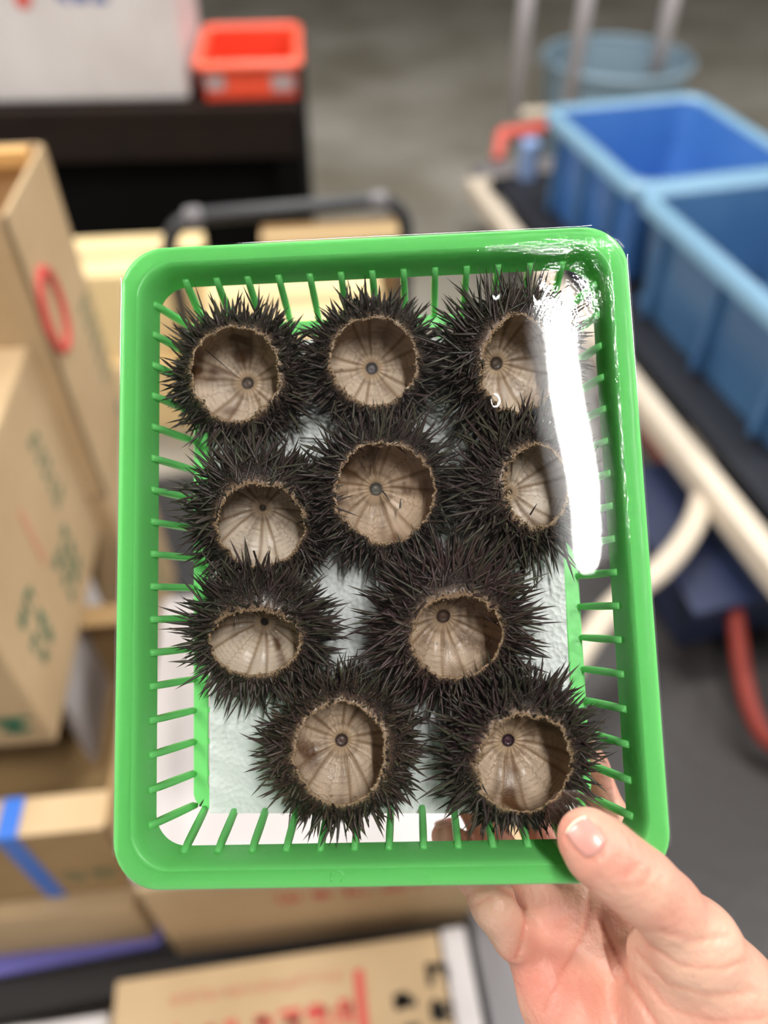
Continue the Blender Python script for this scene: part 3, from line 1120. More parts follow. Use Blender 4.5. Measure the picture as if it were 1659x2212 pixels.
def surface_nets(fn, lo, hi, h):
    n = [int(math.ceil((hi[i] - lo[i]) / h)) + 1 for i in range(3)]
    xs = [lo[i] + h * np.arange(n[i]) for i in range(3)]
    Vv = np.empty(n, np.float32)
    YY, ZZ = np.meshgrid(xs[1], xs[2], indexing='ij')
    cs = 12
    for i0 in range(0, n[0], cs):
        i1 = min(n[0], i0 + cs)
        P = np.empty((i1 - i0, n[1], n[2], 3), np.float32)
        P[..., 0] = xs[0][i0:i1, None, None]
        P[..., 1] = YY
        P[..., 2] = ZZ
        Vv[i0:i1] = fn(P)
    ins = Vv < 0
    c = [ins[:-1, :-1, :-1], ins[1:, :-1, :-1], ins[:-1, 1:, :-1], ins[1:, 1:, :-1],
         ins[:-1, :-1, 1:], ins[1:, :-1, 1:], ins[:-1, 1:, 1:], ins[1:, 1:, 1:]]
    cnt = sum(x.astype(np.int8) for x in c)
    act = (cnt > 0) & (cnt < 8)
    I = np.argwhere(act)
    idx = np.full(act.shape, -1, np.int32)
    idx[act] = np.arange(len(I))
    acc = np.zeros((len(I), 3))
    num = np.zeros(len(I))
    corner = [(0, 0, 0), (1, 0, 0), (0, 1, 0), (1, 1, 0), (0, 0, 1), (1, 0, 1), (0, 1, 1), (1, 1, 1)]
    val = [Vv[I[:, 0] + a, I[:, 1] + b, I[:, 2] + c_] for a, b, c_ in corner]
    for p in range(8):
        for q in range(p + 1, 8):
            dd = [abs(corner[p][i] - corner[q][i]) for i in range(3)]
            if sum(dd) != 1:
                continue
            va, vb = val[p], val[q]
            m = (va < 0) != (vb < 0)
            t = np.where(m, va / np.where(m, va - vb, 1), 0)
            cpn = np.array(corner[p], float)
            cq = np.array(corner[q], float)
            acc += np.where(m[:, None], cpn + (cq - cpn) * t[:, None], 0)
            num += m
    Vt = (I + acc / num[:, None]) * h + np.array(lo)
    quads = []
    for axis in range(3):
        sl0 = [slice(None)] * 3
        sl1 = [slice(None)] * 3
        sl0[axis] = slice(0, -1)
        sl1[axis] = slice(1, None)
        A_, B_ = ins[tuple(sl0)], ins[tuple(sl1)]
        E_ = np.argwhere(A_ != B_)
        u, v = (axis + 1) % 3, (axis + 2) % 3
        E_ = E_[(E_[:, u] > 0) & (E_[:, v] > 0) & (E_[:, u] < n[u] - 1) & (E_[:, v] < n[v] - 1)]
        du = np.zeros(3, int)
        dv = np.zeros(3, int)
        du[u] = 1
        dv[v] = 1
        g = lambda X_: idx[X_[:, 0], X_[:, 1], X_[:, 2]]
        q = np.stack([g(E_ - du - dv), g(E_ - dv), g(E_), g(E_ - du)], -1)
        flip = A_[E_[:, 0], E_[:, 1], E_[:, 2]]
        q[~flip] = q[~flip][:, ::-1]
        quads.append(q)
    return Vt, np.concatenate(quads)


def grad(P, e=.0004):
    g = np.stack([hand_sdf(P + d, False) - hand_sdf(P - d, False) for d in np.eye(3) * e], -1)
    return g / np.linalg.norm(g, axis=-1, keepdims=True)


lo = (.012, -.375, -.385)
hi = (.245, -.080, -.262)
HV, HF = surface_nets(hand_sdf, lo, hi, .0013)
ok = (HF >= 0).all(1)
HF = HF[ok]
# colours of the skin: pink in the palm and at the joints
m_skin = mat('skin', (1, 1, 1), .42, attr='col', col2=None, bump=.0007, bscale=300, spec=.4, sub=.35, subr=(1, .35, .2), subs=.006)
px = CX + F * HV[:, 0] / -HV[:, 2]
py = CY - F * HV[:, 1] / -HV[:, 2]
rs = np.random.default_rng(9)
skin = np.tile(np.array(srgb(208, 163, 141)), (len(HV), 1))
pk = np.array(srgb(206, 128, 112))
pl = np.array(srgb(226, 186, 162))
n1 = sinnoise(rs, HV * 100, 1.1, 9)
n2 = sinnoise(rs, HV * 100, 2.6, 9)


def mixs(C, c, w):
    w = np.clip(w, 0, 1)[:, None]
    return C * (1 - w) + c * w


skin = mixs(skin, pk, .35 * smst(-.2, 1, n1) + .2 * smst(0, 1, n2))
gs = lambda x, y, r: np.exp(-((px - x) ** 2 + (py - y) ** 2) / r ** 2)
skin = mixs(skin, pk, .6 * gs(1230, 2140, 110) + .45 * gs(1200, 1990, 60) + .5 * gs(1110, 2130, 60))
skin = mixs(skin, pk, .45 * gs(1350, 1880, 34) + .35 * gs(1240, 2200, 120))
skin = mixs(skin, pk, .5 * (py < 1860) * (px < 1225) + .1)
skin = mixs(skin, pl, .5 * gs(1500, 2100, 120) + .4 * gs(1060, 1990, 40) + .3 * gs(1290, 2060, 50))
skin = mixs(skin, pl, .35 * smst(.2, 1, -n1))
for pts, w, dep in CREASES:
    best = np.full(len(HV), 1e9)
    for i in range(len(pts) - 1):
        ax_, ay_ = pts[i]
        vx, vy = pts[i + 1][0] - ax_, pts[i + 1][1] - ay_
        t = np.clip(((px - ax_) * vx + (py - ay_) * vy) / (vx * vx + vy * vy), 0, 1)
        best = np.minimum(best, np.hypot(px - ax_ - t * vx, py - ay_ - t * vy))
    skin = mixs(skin, np.array(srgb(196, 112, 92)), .55 * np.exp(-(best / 5) ** 2) * min(1, dep))
Vw = np.stack([HV[:, 0], HV[:, 1] * SP - HV[:, 2] * CP, HV[:, 1] * CP + HV[:, 2] * SP + CAMZ], -1)
me = mesh_np('hand', Vw, [HF], m_skin, skin, smooth=True)
hand = link('hand', me)
sm = hand.modifiers.new('smooth', 'SMOOTH')
sm.factor = .5
sm.iterations = 2
tag(hand, "a person's bare right hand, thumb on the green basket rim, fingers beneath it", 'hand')

m_nail = mat('nail', srgb(206, 146, 134), .30, spec=.5, coat=.25, sub=.2)
m_nail_edge = mat('nail_edge', srgb(240, 222, 196), .35)


def march(px, py, d0=.24):
    d = np.stack([(px - CX) / F, (CY - py) / F, -np.ones_like(px)], -1)
    t = np.full(px.shape, d0)
    ln = np.linalg.norm(d, axis=-1)
    for _ in range(60):
        t = np.minimum(t + hand_sdf(d * t[..., None], False) / ln, .375)
    return d * t[..., None]


def nail(cx, cy, ang, hl, hw, name, off=.0004, label=None):
    """plate seated on the finger surface; ang = direction of the fingertip in the picture"""
    n = 17
    u = np.linspace(-1, 1, n)
    Ug, Vg = np.meshgrid(u, u, indexing='ij')
    # rounded square
    X_ = Ug * np.sqrt(1 - .38 * Vg ** 2)
    Y_ = Vg * np.sqrt(1 - .30 * Ug ** 2)
    ca, sa = math.cos(ang), math.sin(ang)
    pxg = cx + X_ * hl * ca - Y_ * hw * sa
    pyg = cy + X_ * hl * sa + Y_ * hw * ca
    P = march(pxg, pyg)
    N_ = grad(P)
    rim_ = np.maximum(np.abs(Ug), np.abs(Vg))
    offs = off * (1 - smst(.80, 1.0, rim_) * 1.8) + .0006 * smst(.3, 1, Ug) * (rim_ < .9)
    T_ = P + N_ * offs[..., None]
    Bt = P - N_ * .0006
    V = np.concatenate([T_.reshape(-1, 3), Bt.reshape(-1, 3)])
    V = np.stack([V[:, 0], V[:, 1] * SP - V[:, 2] * CP, V[:, 1] * CP + V[:, 2] * SP + CAMZ], -1)
    a = (np.arange(n - 1)[:, None] * n + np.arange(n - 1)[None]).ravel()
    Fq = np.stack([a, a + n, a + n + 1, a + 1], -1)
    me = mesh_np(name, V, [Fq, Fq[:, ::-1] + n * n], m_nail, None, smooth=True)
    me.materials.append(m_nail_edge)
    mi = np.zeros(len(me.polygons), np.int32)
    fu = Ug.ravel()[Fq].mean(1)
    mi[:len(Fq)] = (fu > .78)
    me.polygons.foreach_set('material_index', mi)
    o = link(name, me, hand)
    if label:
        o['label'] = label
    return o


nail(1266, 1808, math.atan2(-.78, -.66), 46, 34, 'thumbnail', off=.0007, label='short pink thumbnail with pale free edge')
nail(958, 1778, math.atan2(-1, -.3), 9, 21, 'fingernail', label='pale tip of the little fingernail')

# ------------------------------------------------------------------ background
m_card = mat('cardboard', srgb(190, 163, 126), .8, srgb(178, 150, 112), 5)
m_card_d = mat('brown_cardboard', srgb(158, 128, 86), .8, srgb(146, 116, 74), 5)
m_card_lit = mat('lit_cardboard', srgb(214, 168, 104), .8)  # cardboard with the orange light on the inner flap put into its colour
m_cream = mat('cream_wood', srgb(240, 214, 160), .7, srgb(228, 200, 150), 3)
m_styro = mat('white_styrofoam', srgb(196, 189, 187), .6, srgb(206, 200, 199), 6)
m_red = mat('red_ink', srgb(198, 74, 66), .7)
m_green_ink = mat('green_ink', srgb(60, 112, 84), .7)
m_blue_ink = mat('blue_ink', srgb(70, 96, 170), .7)
m_black_ink = mat('black_ink', srgb(52, 46, 40), .7)
m_black = mat('black_steel', srgb(44, 44, 46), .38, spec=.5)
m_darkw = mat('dark_wood', srgb(30, 19, 13), .75, srgb(24, 16, 12), 8, spec=.2)
m_void = mat('void_black', srgb(6, 6, 6), .9, spec=.1)  # shade of the bench as a near-black colour; also fills the crate slots
m_orange = mat('orange_red_plastic', srgb(238, 84, 56), .35, transl=.15)
m_lab = mat('grey_label', srgb(170, 150, 150), .6)
m_blue = mat('blue_plastic', srgb(80, 122, 164), .30, srgb(66, 106, 150), 4, transl=.08, spec=.5)
m_blue2 = mat('pale_blue_plastic', srgb(124, 162, 188), .2, spec=.6)
m_creamp = mat('cream_paint', srgb(216, 202, 182), .4, spec=.5)
m_mat = mat('black_rubber', srgb(26, 28, 36), .6)
m_navy = mat('navy_plastic', srgb(32, 42, 72), .5)
m_redp = mat('red_paint', srgb(122, 32, 15), .6)
m_tape = mat('blue_tape', srgb(40, 104, 196), .35, spec=.5)
m_purple = mat('purple_plastic', srgb(108, 104, 178), .5)
m_pole = mat('grey_steel', srgb(196, 190, 192), .35, metal=.3)
m_grey = mat('grey_plastic', srgb(120, 116, 118), .5)

YAWL = math.radians(6)
rl = Vector((math.cos(YAWL), math.sin(YAWL), 0))      # right axis of the left-hand stacks
fl_ = Vector((-math.sin(YAWL), math.cos(YAWL), 0))    # forward axis


def frame(o, yaw):
    return Matrix.Translation(o) @ Matrix.Rotation(yaw, 4, 'Z')


def carton(name, label, corner, w, d, h, m, cat='box', yaw=YAWL, open_top=False, flap=.0, group=None, bev=.004, bottom=None):
    """corner = far right TOP corner; extends w left, d towards us, h down"""
    root = thing(name, label, cat, frame((corner.x, corner.y, corner.z - h), yaw), group)
    mb = MB()
    if not open_top:
        mb.box((-w / 2, -d / 2, h / 2), (w, d, h))
        mb.build('body', m, root, bevel=bev)
        MB().box((-w / 2, -d / 2, h + .0006), (w, .05, .0012)).build('tape', mat('parcel_tape', srgb(196, 170, 128), .3), root)
    else:
        t = .006
        mb.box((-w / 2, -d / 2, t / 2), (w, d, t))
        mb.box((-t / 2, -d / 2, h / 2), (t, d, h))
        mb.box((-w + t / 2, -d / 2, h / 2), (t, d, h))
        mb.box((-w / 2, -t / 2, h / 2), (w, t, h))
        mb.box((-w / 2, -d + t / 2, h / 2), (w, t, h))
        mb.build('body', m, root)
    return root


def glyphs(parent, O, ax, ay, size, cnt, m, seed, name='print', stroke=.11, rows=1, gap=1.15, nrm=None):
    """rows of blurred-out characters as flat strokes printed on a face (parent-local)"""
    rs = np.random.default_rng(seed)
    ax, ay = Vector(ax).normalized(), Vector(ay).normalized()
    nz = nrm or ax.cross(ay)
    mb = MB()
    for r in range(rows):
        for c in range(cnt):
            o = Vector(O) + ax * c * size * gap - ay * r * size * 1.35
            for s in range(5):
                if rs.uniform() < .5:
                    y = rs.uniform(.05, .95)
                    a, b_ = (rs.uniform(0, .3), y), (rs.uniform(.6, 1), y)
                else:
                    x = rs.uniform(.1, .9)
                    a, b_ = (x, rs.uniform(0, .3)), (x, rs.uniform(.6, 1))
                w = stroke * size / 2
                A_ = o + ax * a[0] * size + ay * a[1] * size
                B_ = o + ax * b_[0] * size + ay * b_[1] * size
                t = (B_ - A_).normalized()
                q = nz.cross(t) * w
                vs = [A_ - q, B_ - q, B_ + q, A_ + q]
                vs = [v + nz * .0008 for v in vs] + [v + nz * .0002 for v in vs]
                mb.add(vs, [(0, 1, 2, 3), (7, 6, 5, 4), (0, 4, 5, 1), (1, 5, 6, 2), (2, 6, 7, 3), (3, 7, 4, 0)])
    return mb.build(name, m, parent)


# --- dark workbench at the back left
c_ = Wd(645, 224, .70)
bench = thing('workbench', 'dark brown wooden bench standing at the back left, its shade painted as black front', 'bench', frame((c_.x, c_.y, 0), math.radians(3)))
BW = 1.9
MB().box((-BW / 2, .35, .68), (BW, .74, .04)).build('bench_top', m_darkw, bench, bevel=.004)
MB().box((-BW / 2, .0, .605), (BW - .02, .03, .11)).build('apron', m_darkw, bench, bevel=.003)
MB().box((-BW / 2, .06, .27), (BW - .08, .02, .54)).build('shade_front', m_void, bench)  # black sheet standing in for the shade under the bench
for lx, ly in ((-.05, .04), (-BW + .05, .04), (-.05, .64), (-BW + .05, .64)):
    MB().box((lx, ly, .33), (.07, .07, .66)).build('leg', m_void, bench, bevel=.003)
MB().box((-.012, .35, .33), (.02, .6, .66)).build('shade_side', m_void, bench)  # same painted shade, closing the right end

# --- white foam fish box on the bench
c_ = Wd(408, 222, .702)
wb = thing('foam_box', 'white foam fish box with red and blue print standing on the dark bench', 'box', frame((c_.x, c_.y + .02, .702), math.radians(3)))
MB().box((-.36, .21, .15), (.72, .42, .30)).build('body', m_styro, wb, bevel=.012)
MB().box((-.36, .21, .335), (.73, .43, .07)).build('lid', m_styro, wb, bevel=.012)
MB().lathe([(0, 0), (.022, 0), (.022, .001), (0, .001)], n=24).build('red_print', m_red, wb).matrix_local = \
    Matrix.Translation((-.405, -.0015, .262)) @ Matrix.Rotation(math.pi / 2, 4, 'X')
glyphs(wb, (-.325, -.001, .248), (1, 0, 0), (0, 0, 1), .045, 3, m_blue_ink, 4, 'blue_print', stroke=.22)

# --- orange red tray on the bench
c_ = Wd(436, 222, .702)
tray = thing('plastic_tray', 'small orange red plastic tray on the bench beside the white foam box', 'tray', frame((c_.x + .01, c_.y + .015, .702), math.radians(5)))
tw, td, th_ = .272, .37, .095
mb = MB()
mb.box((tw / 2, td / 2, .004), (tw, td, .008))
mb.box((tw / 2, .004, th_ / 2), (tw, .008, th_))
mb.box((tw / 2, td - .004, th_ / 2), (tw, .008, th_))
mb.box((.004, td / 2, th_ / 2), (.008, td, th_))
mb.box((tw - .004, td / 2, th_ / 2), (.008, td, th_))
mb.build('body', m_orange, tray)
rp_ = [(x + tw / 2, y + td / 2, th_) for x, y in rrect(tw / 2 + .012, td / 2 + .012, .03, 5)]
MB().tube(rp_, .013, 8, closed=True).build('rim', mat('pale_orange_plastic', srgb(246, 112, 86), .3), tray, smooth=True)
MB().box((.035, -.003, .05), (.055, .004, .04)).build('label', m_lab, tray)
MB().box((tw - .04, -.003, .045), (.065, .004, .045)).build('label', m_lab, tray)

# --- left stacks
c_ = Wd(95, 308, 1.08)
d1 = carton('carton', 'tall cardboard carton at the upper left with red ring print', c_, .40, .235, .48, m_card, open_top=True)
MB().box((-.20, -.02, .47), (.36, .02, .02)).build('flap', m_card_lit, d1)
MB().box((-.20, -.12, .30), (.37, .20, .01)).build('inner_sheet', m_card_lit, d1)
rg = MB().tube([(.002, -.190 + .040 * math.cos(a_), .325 + .058 * math.sin(a_)) for a_ in np.linspace(0, 2 * math.pi, 25)[:-1]], .007, 6, closed=True)
rg.build('red_print', m_red, d1)
glyphs(d1, (.001, -.05, .02), (0, 1, 0), (0, 0, 1), .028, 1, m_green_ink, 6, 'green_print', rows=1)
glyphs(d1, (.001, -.075, .24), (0, 1, 0), (0, 0, 1), .024, 2, m_green_ink, 16, 'green_print', rows=5, stroke=.06)
d0 = carton('carton', 'cardboard carton under the red ring carton', Vector((c_.x, c_.y, .598)), .42, .235, .475, m_card)
glyphs(d0, (.001, -.14, .30), (0, 1, 0), (0, 0, 1), .03, 2, m_green_ink, 17, 'green_print', rows=6, stroke=.06)
c2p = Wd(61, 747, .90)
d2 = carton('carton', 'near cardboard carton on the left with green characters on its side', c2p, .42, .395, .375, m_card)
glyphs(d2, (.001, -.20, .12), (0, 1, 0), (0, 0, 1), .026, 3, m_green_ink, 7, 'green_print', rows=3, stroke=.14)
glyphs(d2, (.001, -.12, .28), (0, 1, 0), (0, 0, 1), .02, 2, m_green_ink, 8, 'green_print', rows=5, stroke=.1)
glyphs(d2, (.001, -.34, .17), (0, 1, 0), (0, 0, 1), .030, 2, m_green_ink, 9, 'green_print', rows=3, stroke=.15)
glyphs(d2, (-.12, -.3955, .03), (1, 0, 0), (0, 0, 1), .05, 2, m_green_ink, 10, 'green_print', rows=1, stroke=.2)
MB().box((.0012, -.215, .22), (.001, .009, .10)).build('red_print', mat('faded_red_ink', srgb(206, 142, 112), .7), d2)

# G1 with the blue strap, G2 below
pt = Wd(232, 1788, .52)
g1d = .36
fr_ = Vector((pt.x, pt.y, .52)) + fl_ * g1d
g1 = carton('carton', 'cardboard carton at lower left bound with blue tape', fr_, .48, g1d, .215, m_card_d, open_top=True)
MB().box((-.24, -g1d + .025, .213), (.47, .05, .005)).build('flap', m_card, g1)
MB().box((-.24, -.02, .213), (.47, .04, .005)).build('flap', m_card_d, g1)
xs_ = -.125
MB().box((xs_, -g1d + .025, .2168), (.026, .052, .0015)).build('blue_tape', m_tape, g1)
MB().box((xs_, -g1d - .0012, .1075), (.026, .0015, .215), ).build('blue_tape', m_tape, g1)
glyphs(g1, (-.10, -g1d - .001, .05), (1, 0, 0), (0, 0, 1), .035, 2, m_green_ink, 12, 'green_print', rows=1)
pt = Wd(288, 1958, .30)
g2d = .38
fr_ = Vector((pt.x, pt.y, .303)) + fl_ * g2d
g2 = carton('carton', 'cardboard carton under the blue taped carton, on the black trolley', fr_, .50, g2d, .18, m_card)
# white board slipped between
p_a = Wd(175, 1480, .40)
bd = MB().box((0, 0, 0), (.012, .24, .34)).build('foam_board', m_styro)
bd.matrix_world = frame(Wd(178, 1500, .40) + Vector((0, .05, 0)), YAWL)
tag(bd, 'white foam board standing between the cartons left of the basket', 'board')

# --- cream cartons beyond the trolley
pE = Wd(440, 500, .50)
e1 = carton('cream_crate', 'pale cream box behind the left cartons, further left one', pE, .60, .22, .26, m_cream)
pE = Wd(420, 560, .235)
e1b = carton('cream_crate', 'pale cream box under the further left cream box', Vector((e1.location.x, e1.location.y, .239)), .60, .25, .235, m_cream)
pE = Wd(812, 575, .45)
e2 = carton('cream_crate', 'pale cream box seen through the top slots of the basket', pE, .46, .32, .448, m_cream)
pE = Wd(868, 482, .50)
e3 = carton('carton', 'brown carton behind the black trolley handle', pE + Vector((0, .03, 0)), .40, .14, .498, mat('dull_cardboard', srgb(132, 102, 64), .8))

# --- black trolley with U handle
pL, pR = Wd(352, 474, .80), Wd(878, 428, .80)
mid_ = (pL + pR) / 2
yw = math.atan2(pR.y - pL.y, pR.x - pL.x)
hwid = (pR - pL).length / 2
tro = thing('trolley', 'black steel platform trolley with rounded handle behind the basket', 'trolley', frame((mid_.x, mid_.y, 0), yw))
pts = [(-hwid, 0, .13), (-hwid, 0, .5), (-hwid, 0, .73)]
for a_ in range(1, 6):
    t = a_ / 6 * math.pi / 2
    pts.append((-hwid + .07 - .07 * math.cos(t), 0, .73 + .07 * math.sin(t)))
pts += [(-hwid + .07, 0, .80), (hwid - .07, 0, .80)]
for a_ in range(1, 6):
    t = a_ / 6 * math.pi / 2
    pts.append((hwid - .07 + .07 * math.sin(t), 0, .73 + .07 * math.cos(t)))
pts += [(hwid, 0, .73), (hwid, 0, .5), (hwid, 0, .13)]
MB().tube(pts, .016, 12).build('handle', m_black, tro, smooth=True)
MB().tube([(-hwid + .02, .012, .70), (hwid - .02, .012, .70)], .009, 8).build('cross_bar', m_black, tro, smooth=True)
MB().box((-hwid + .06, -.001, .80), (.04, .036, .036)).build('highlight_block', m_grey, tro, bevel=.01)  # grey blocks on the bar stand in for its bright highlights
MB().box((hwid - .06, -.001, .80), (.04, .036, .036)).build('highlight_block', m_grey, tro, bevel=.01)
MB().box((-.10, -.54, .10), (2 * hwid + .25, 1.10, .035)).build('deck', m_black, tro, bevel=.008)
for wx, wy in ((-.30, -.06), (.20, -.06), (-.30, -1.1), (.20, -1.1)):
    wv = MB().lathe([(0, -.015), (.036, -.015), (.04, -.01), (.04, .01), (.036, .015), (0, .015)], n=20).build('wheel', m_mat, tro)
    wv.matrix_local = Matrix.Translation((wx, wy, .041)) @ Matrix.Rotation(math.pi / 2, 4, 'Y')

# near edge rail
pa, pb = Wd(-60, 2168, .125), Wd(1005, 1972, .125)
rail_y = math.atan2(pb.y - pa.y, pb.x - pa.x)
rl_len = (pb - pa).length
rail = MB().box((rl_len / 2, 0, 0), (rl_len, .062, .05)).build('edge_rail', mat('matt_black', srgb(32, 29, 28), .7, spec=.25), bevel=.008)
rail.matrix_world = frame(Vector((pa.x, pa.y, .10)), rail_y)
tag(rail, 'black steel rail across the lower left in front of the cartons', 'rail')
pa, pb = Wd(-60, 2085, .13), Wd(352, 2008, .13)
pr = MB().box(((pb - pa).length / 2, 0, 0), ((pb - pa).length, .05, .02)).build('plastic_strip', m_purple, bevel=.005)
pr.matrix_world = frame(Vector((pa.x, pa.y, .135)), math.atan2(pb.y - pa.y, pb.x - pa.x))
tag(pr, 'violet blue plastic strip lying along the black rail', 'strip')

# --- carton with white foam lid, directly under the basket
pn = Wd(290, 1926, .42)
hc = thing('carton', 'wide cardboard carton with faint red print below the basket', 'box', frame((pn.x, pn.y, .1205), YAWL))
MB().box((.27, .235, .15), (.54, .47, .30)).build('body', m_card, hc, bevel=.004)
glyphs(hc, (.17, -.0008, .19), (1, 0, 0), (0, 0, 1), .045, 6, m_red, 21, 'red_print', stroke=.10)
ld = MB().box((.235, .235, .015), (.47, .46, .03)).build('styrofoam_slab', m_styro, bevel=.006)
ld.matrix_world = frame((pn.x, pn.y, .4235), YAWL)
tag(ld, 'white foam slab seen through the lower slots of the basket', 'slab')

# --- nearest cartons at the bottom edge
J = Wd(250, 2118, .20)
J2 = Wd(945, 2012, .20)
yj = math.atan2(J2.y - J.y, J2.x - J.x)
wj = (J2 - J).length
jc = thing('carton', 'cardboard carton at the bottom edge of the view with red and black print', 'box', frame((J.x, J.y, 0), yj))
MB().box((wj / 2, -.13, .1), (wj, .26, .2)).build('body', m_card, jc, bevel=.004)
glyphs(jc, (.08, -.105, .2004), (1, 0, 0), (0, 1, 0), .034, 7, m_red, 31, 'red_print', stroke=.2)
glyphs(jc, (.08, -.045, .2004), (1, 0, 0), (0, 1, 0), .016, 14, m_red, 32, 'red_print', stroke=.05)
MB().box((.357, -.085, .2006), (.014, .10, .001)).build('red_print', m_red, jc)
glyphs(jc, (.405, -.10, .2004), (1, 0, 0), (0, 1, 0), .034, 1, m_black_ink, 33, 'black_print', stroke=.3, rows=2)
glyphs(jc, (.455, -.075, .2004), (1, 0, 0), (0, 1, 0), .034, 1, m_black_ink, 34, 'black_print', stroke=.25, rows=2)
jw = MB().box((wj + .024, -.13, .098), (.040, .27, .196)).build('foam_box', m_styro, bevel=.005)
jw.matrix_world = frame((J.x, J.y, 0), yj)
tag(jw, 'white foam edge beside the carton at the bottom of the view', 'box')
jl = MB().box((-.105, -.16, .09), (.19, .25, .18)).build('foam_box', m_styro, bevel=.005)
jl.matrix_world = frame((J.x, J.y, 0), yj)
tag(jl, 'white foam box at the bottom left corner of the view', 'box')
gc = thing('plastic_crate', 'grey plastic crate with black slots left of the hand', 'crate', frame((J2.x + .06, J2.y - .02, 0), yj))
MB().box((.055, -.06, .09), (.11, .34, .18)).build('body', m_grey, gc, bevel=.005)
for q in range(6):
    MB().box((.092, -.19 + q * .034, .1805), (.028, .016, .002)).build('slot', m_void, gc)

# --- cart with blue crates on the right
H0 = .30
q0, q1 = Wd(1030, 392, H0), Wd(1640, 1150, H0)
dr = (q1 - q0)
dr.z = 0
cart_len = dr.length
cyaw = math.atan2(dr.y, dr.x)      # local x runs from the far end towards us; local y points to the right of the picture
cart = thing('hand_cart', 'cream painted hand cart on the right carrying the blue crates', 'cart', frame((q0.x, q0.y, 0), cyaw))
CWD = .86
MB().box((cart_len / 2 + .1, 0, H0 - .035), (cart_len + .3, .055, .07)).build('side_rail', m_creamp, cart, bevel=.012)
MB().box((cart_len / 2 + .1, CWD, H0 - .035), (cart_len + .3, .055, .07)).build('side_rail', m_creamp, cart, bevel=.012)
MB().box((-.02, CWD / 2, H0 - .035), (.055, CWD, .07)).build('end_rail', m_creamp, cart, bevel=.012)
MB().box((cart_len / 2 + .1, CWD / 2 + .02, H0 - .005), (cart_len + .2, CWD - .07, .03)).build('rubber_mat', m_mat, cart)
for wx, wy in ((.15, .12), (.15, CWD - .1), (cart_len - .1, .30), (cart_len - .1, CWD - .1)):
    wv = MB().lathe([(0, -.02), (.085, -.02), (.095, -.012), (.095, .012), (.085, .02), (0, .02)], n=24).build('wheel', m_mat, cart)
    wv.matrix_local = Matrix.Translation((wx, wy, .096)) @ Matrix.Rotation(math.pi / 2, 4, 'X')
    MB().box((wx, wy, .20), (.05, .05, .12)).build('caster_fork', m_grey, cart)
ci = cart.matrix_world.inverted()
loop = [Wd(x, y, .235) for x, y in ((1340, 650), (1400, 730), (1450, 800), (1490, 870), (1515, 950), (1522, 1030), (1508, 1110), (1470, 1180),
                                    (1420, 1235), (1365, 1275), (1310, 1330), (1260, 1400), (1210, 1480))]
lp = [tuple(ci @ v) for v in loop]
# smooth with Catmull-Rom


def catmull(pts, n=5):
    pts = [Vector(p) for p in pts]
    out = []
    for i in range(len(pts) - 1):
        p0, p1, p2, p3 = pts[max(i - 1, 0)], pts[i], pts[i + 1], pts[min(i + 2, len(pts) - 1)]
        for k in range(n):
            t = k / n
            out.append(.5 * ((2 * p1) + (-p0 + p2) * t + (2 * p0 - 5 * p1 + 4 * p2 - p3) * t * t + (-p0 + 3 * p1 - 3 * p2 + p3) * t ** 3))
    out.append(pts[-1])
    return out


MB().tube(catmull(lp), .026, 12).build('loop_handle', m_creamp, cart, smooth=True)
for (x0, y0, x1, y1) in ((1110, 245, 1137, -140), (1228, 240, 1268, -140), (1398, 235, 1452, -140)):
    a_ = Wd(x0, y0, .28)
    b2 = Vector((a_.x, a_.y, 1.15))
    MB().tube([ci @ a_, ci @ b2], .032, 12).build('upright', m_pole, cart, smooth=True)
a_ = ci @ Wd(1110, 245, .28)
MB().tube([a_, ci @ Wd(1228, 240, .28), ci @ Wd(1398, 235, .28)], .02, 8).build('end_bar', m_creamp, cart)
for sgn_ in (0, 1):
    pass
# legs joining the uprights to the cart end
MB().box((-.10, CWD * .35, .26), (.22, .5, .03)).build('end_plate', m_grey, cart)

# red grip at the far corner
g_a, g_b, g_c = Wd(1075, 345, .40), Wd(1085, 290, .46), Wd(1175, 275, .46)
rgp = MB().tube(catmull([g_a, g_a.lerp(g_b, .6), g_b, g_b.lerp(g_c, .3), g_c]), .022, 10).build('red_grip', mat('faded_red', srgb(206, 92, 78), .5), smooth=True)
tag(rgp, 'faded red bent grip at the far corner of the hand cart', 'grip')
cb = MB().box((0, 0, 0), (.07, .06, .16)).build('bottle_box', mat('pale_blue_pack', srgb(150, 178, 224), .5), bevel=.01)
cb.matrix_world = frame(Wd(1140, 350, .36), cyaw)
tag(cb, 'pale blue pack squeezed beside the far blue crate', 'pack')


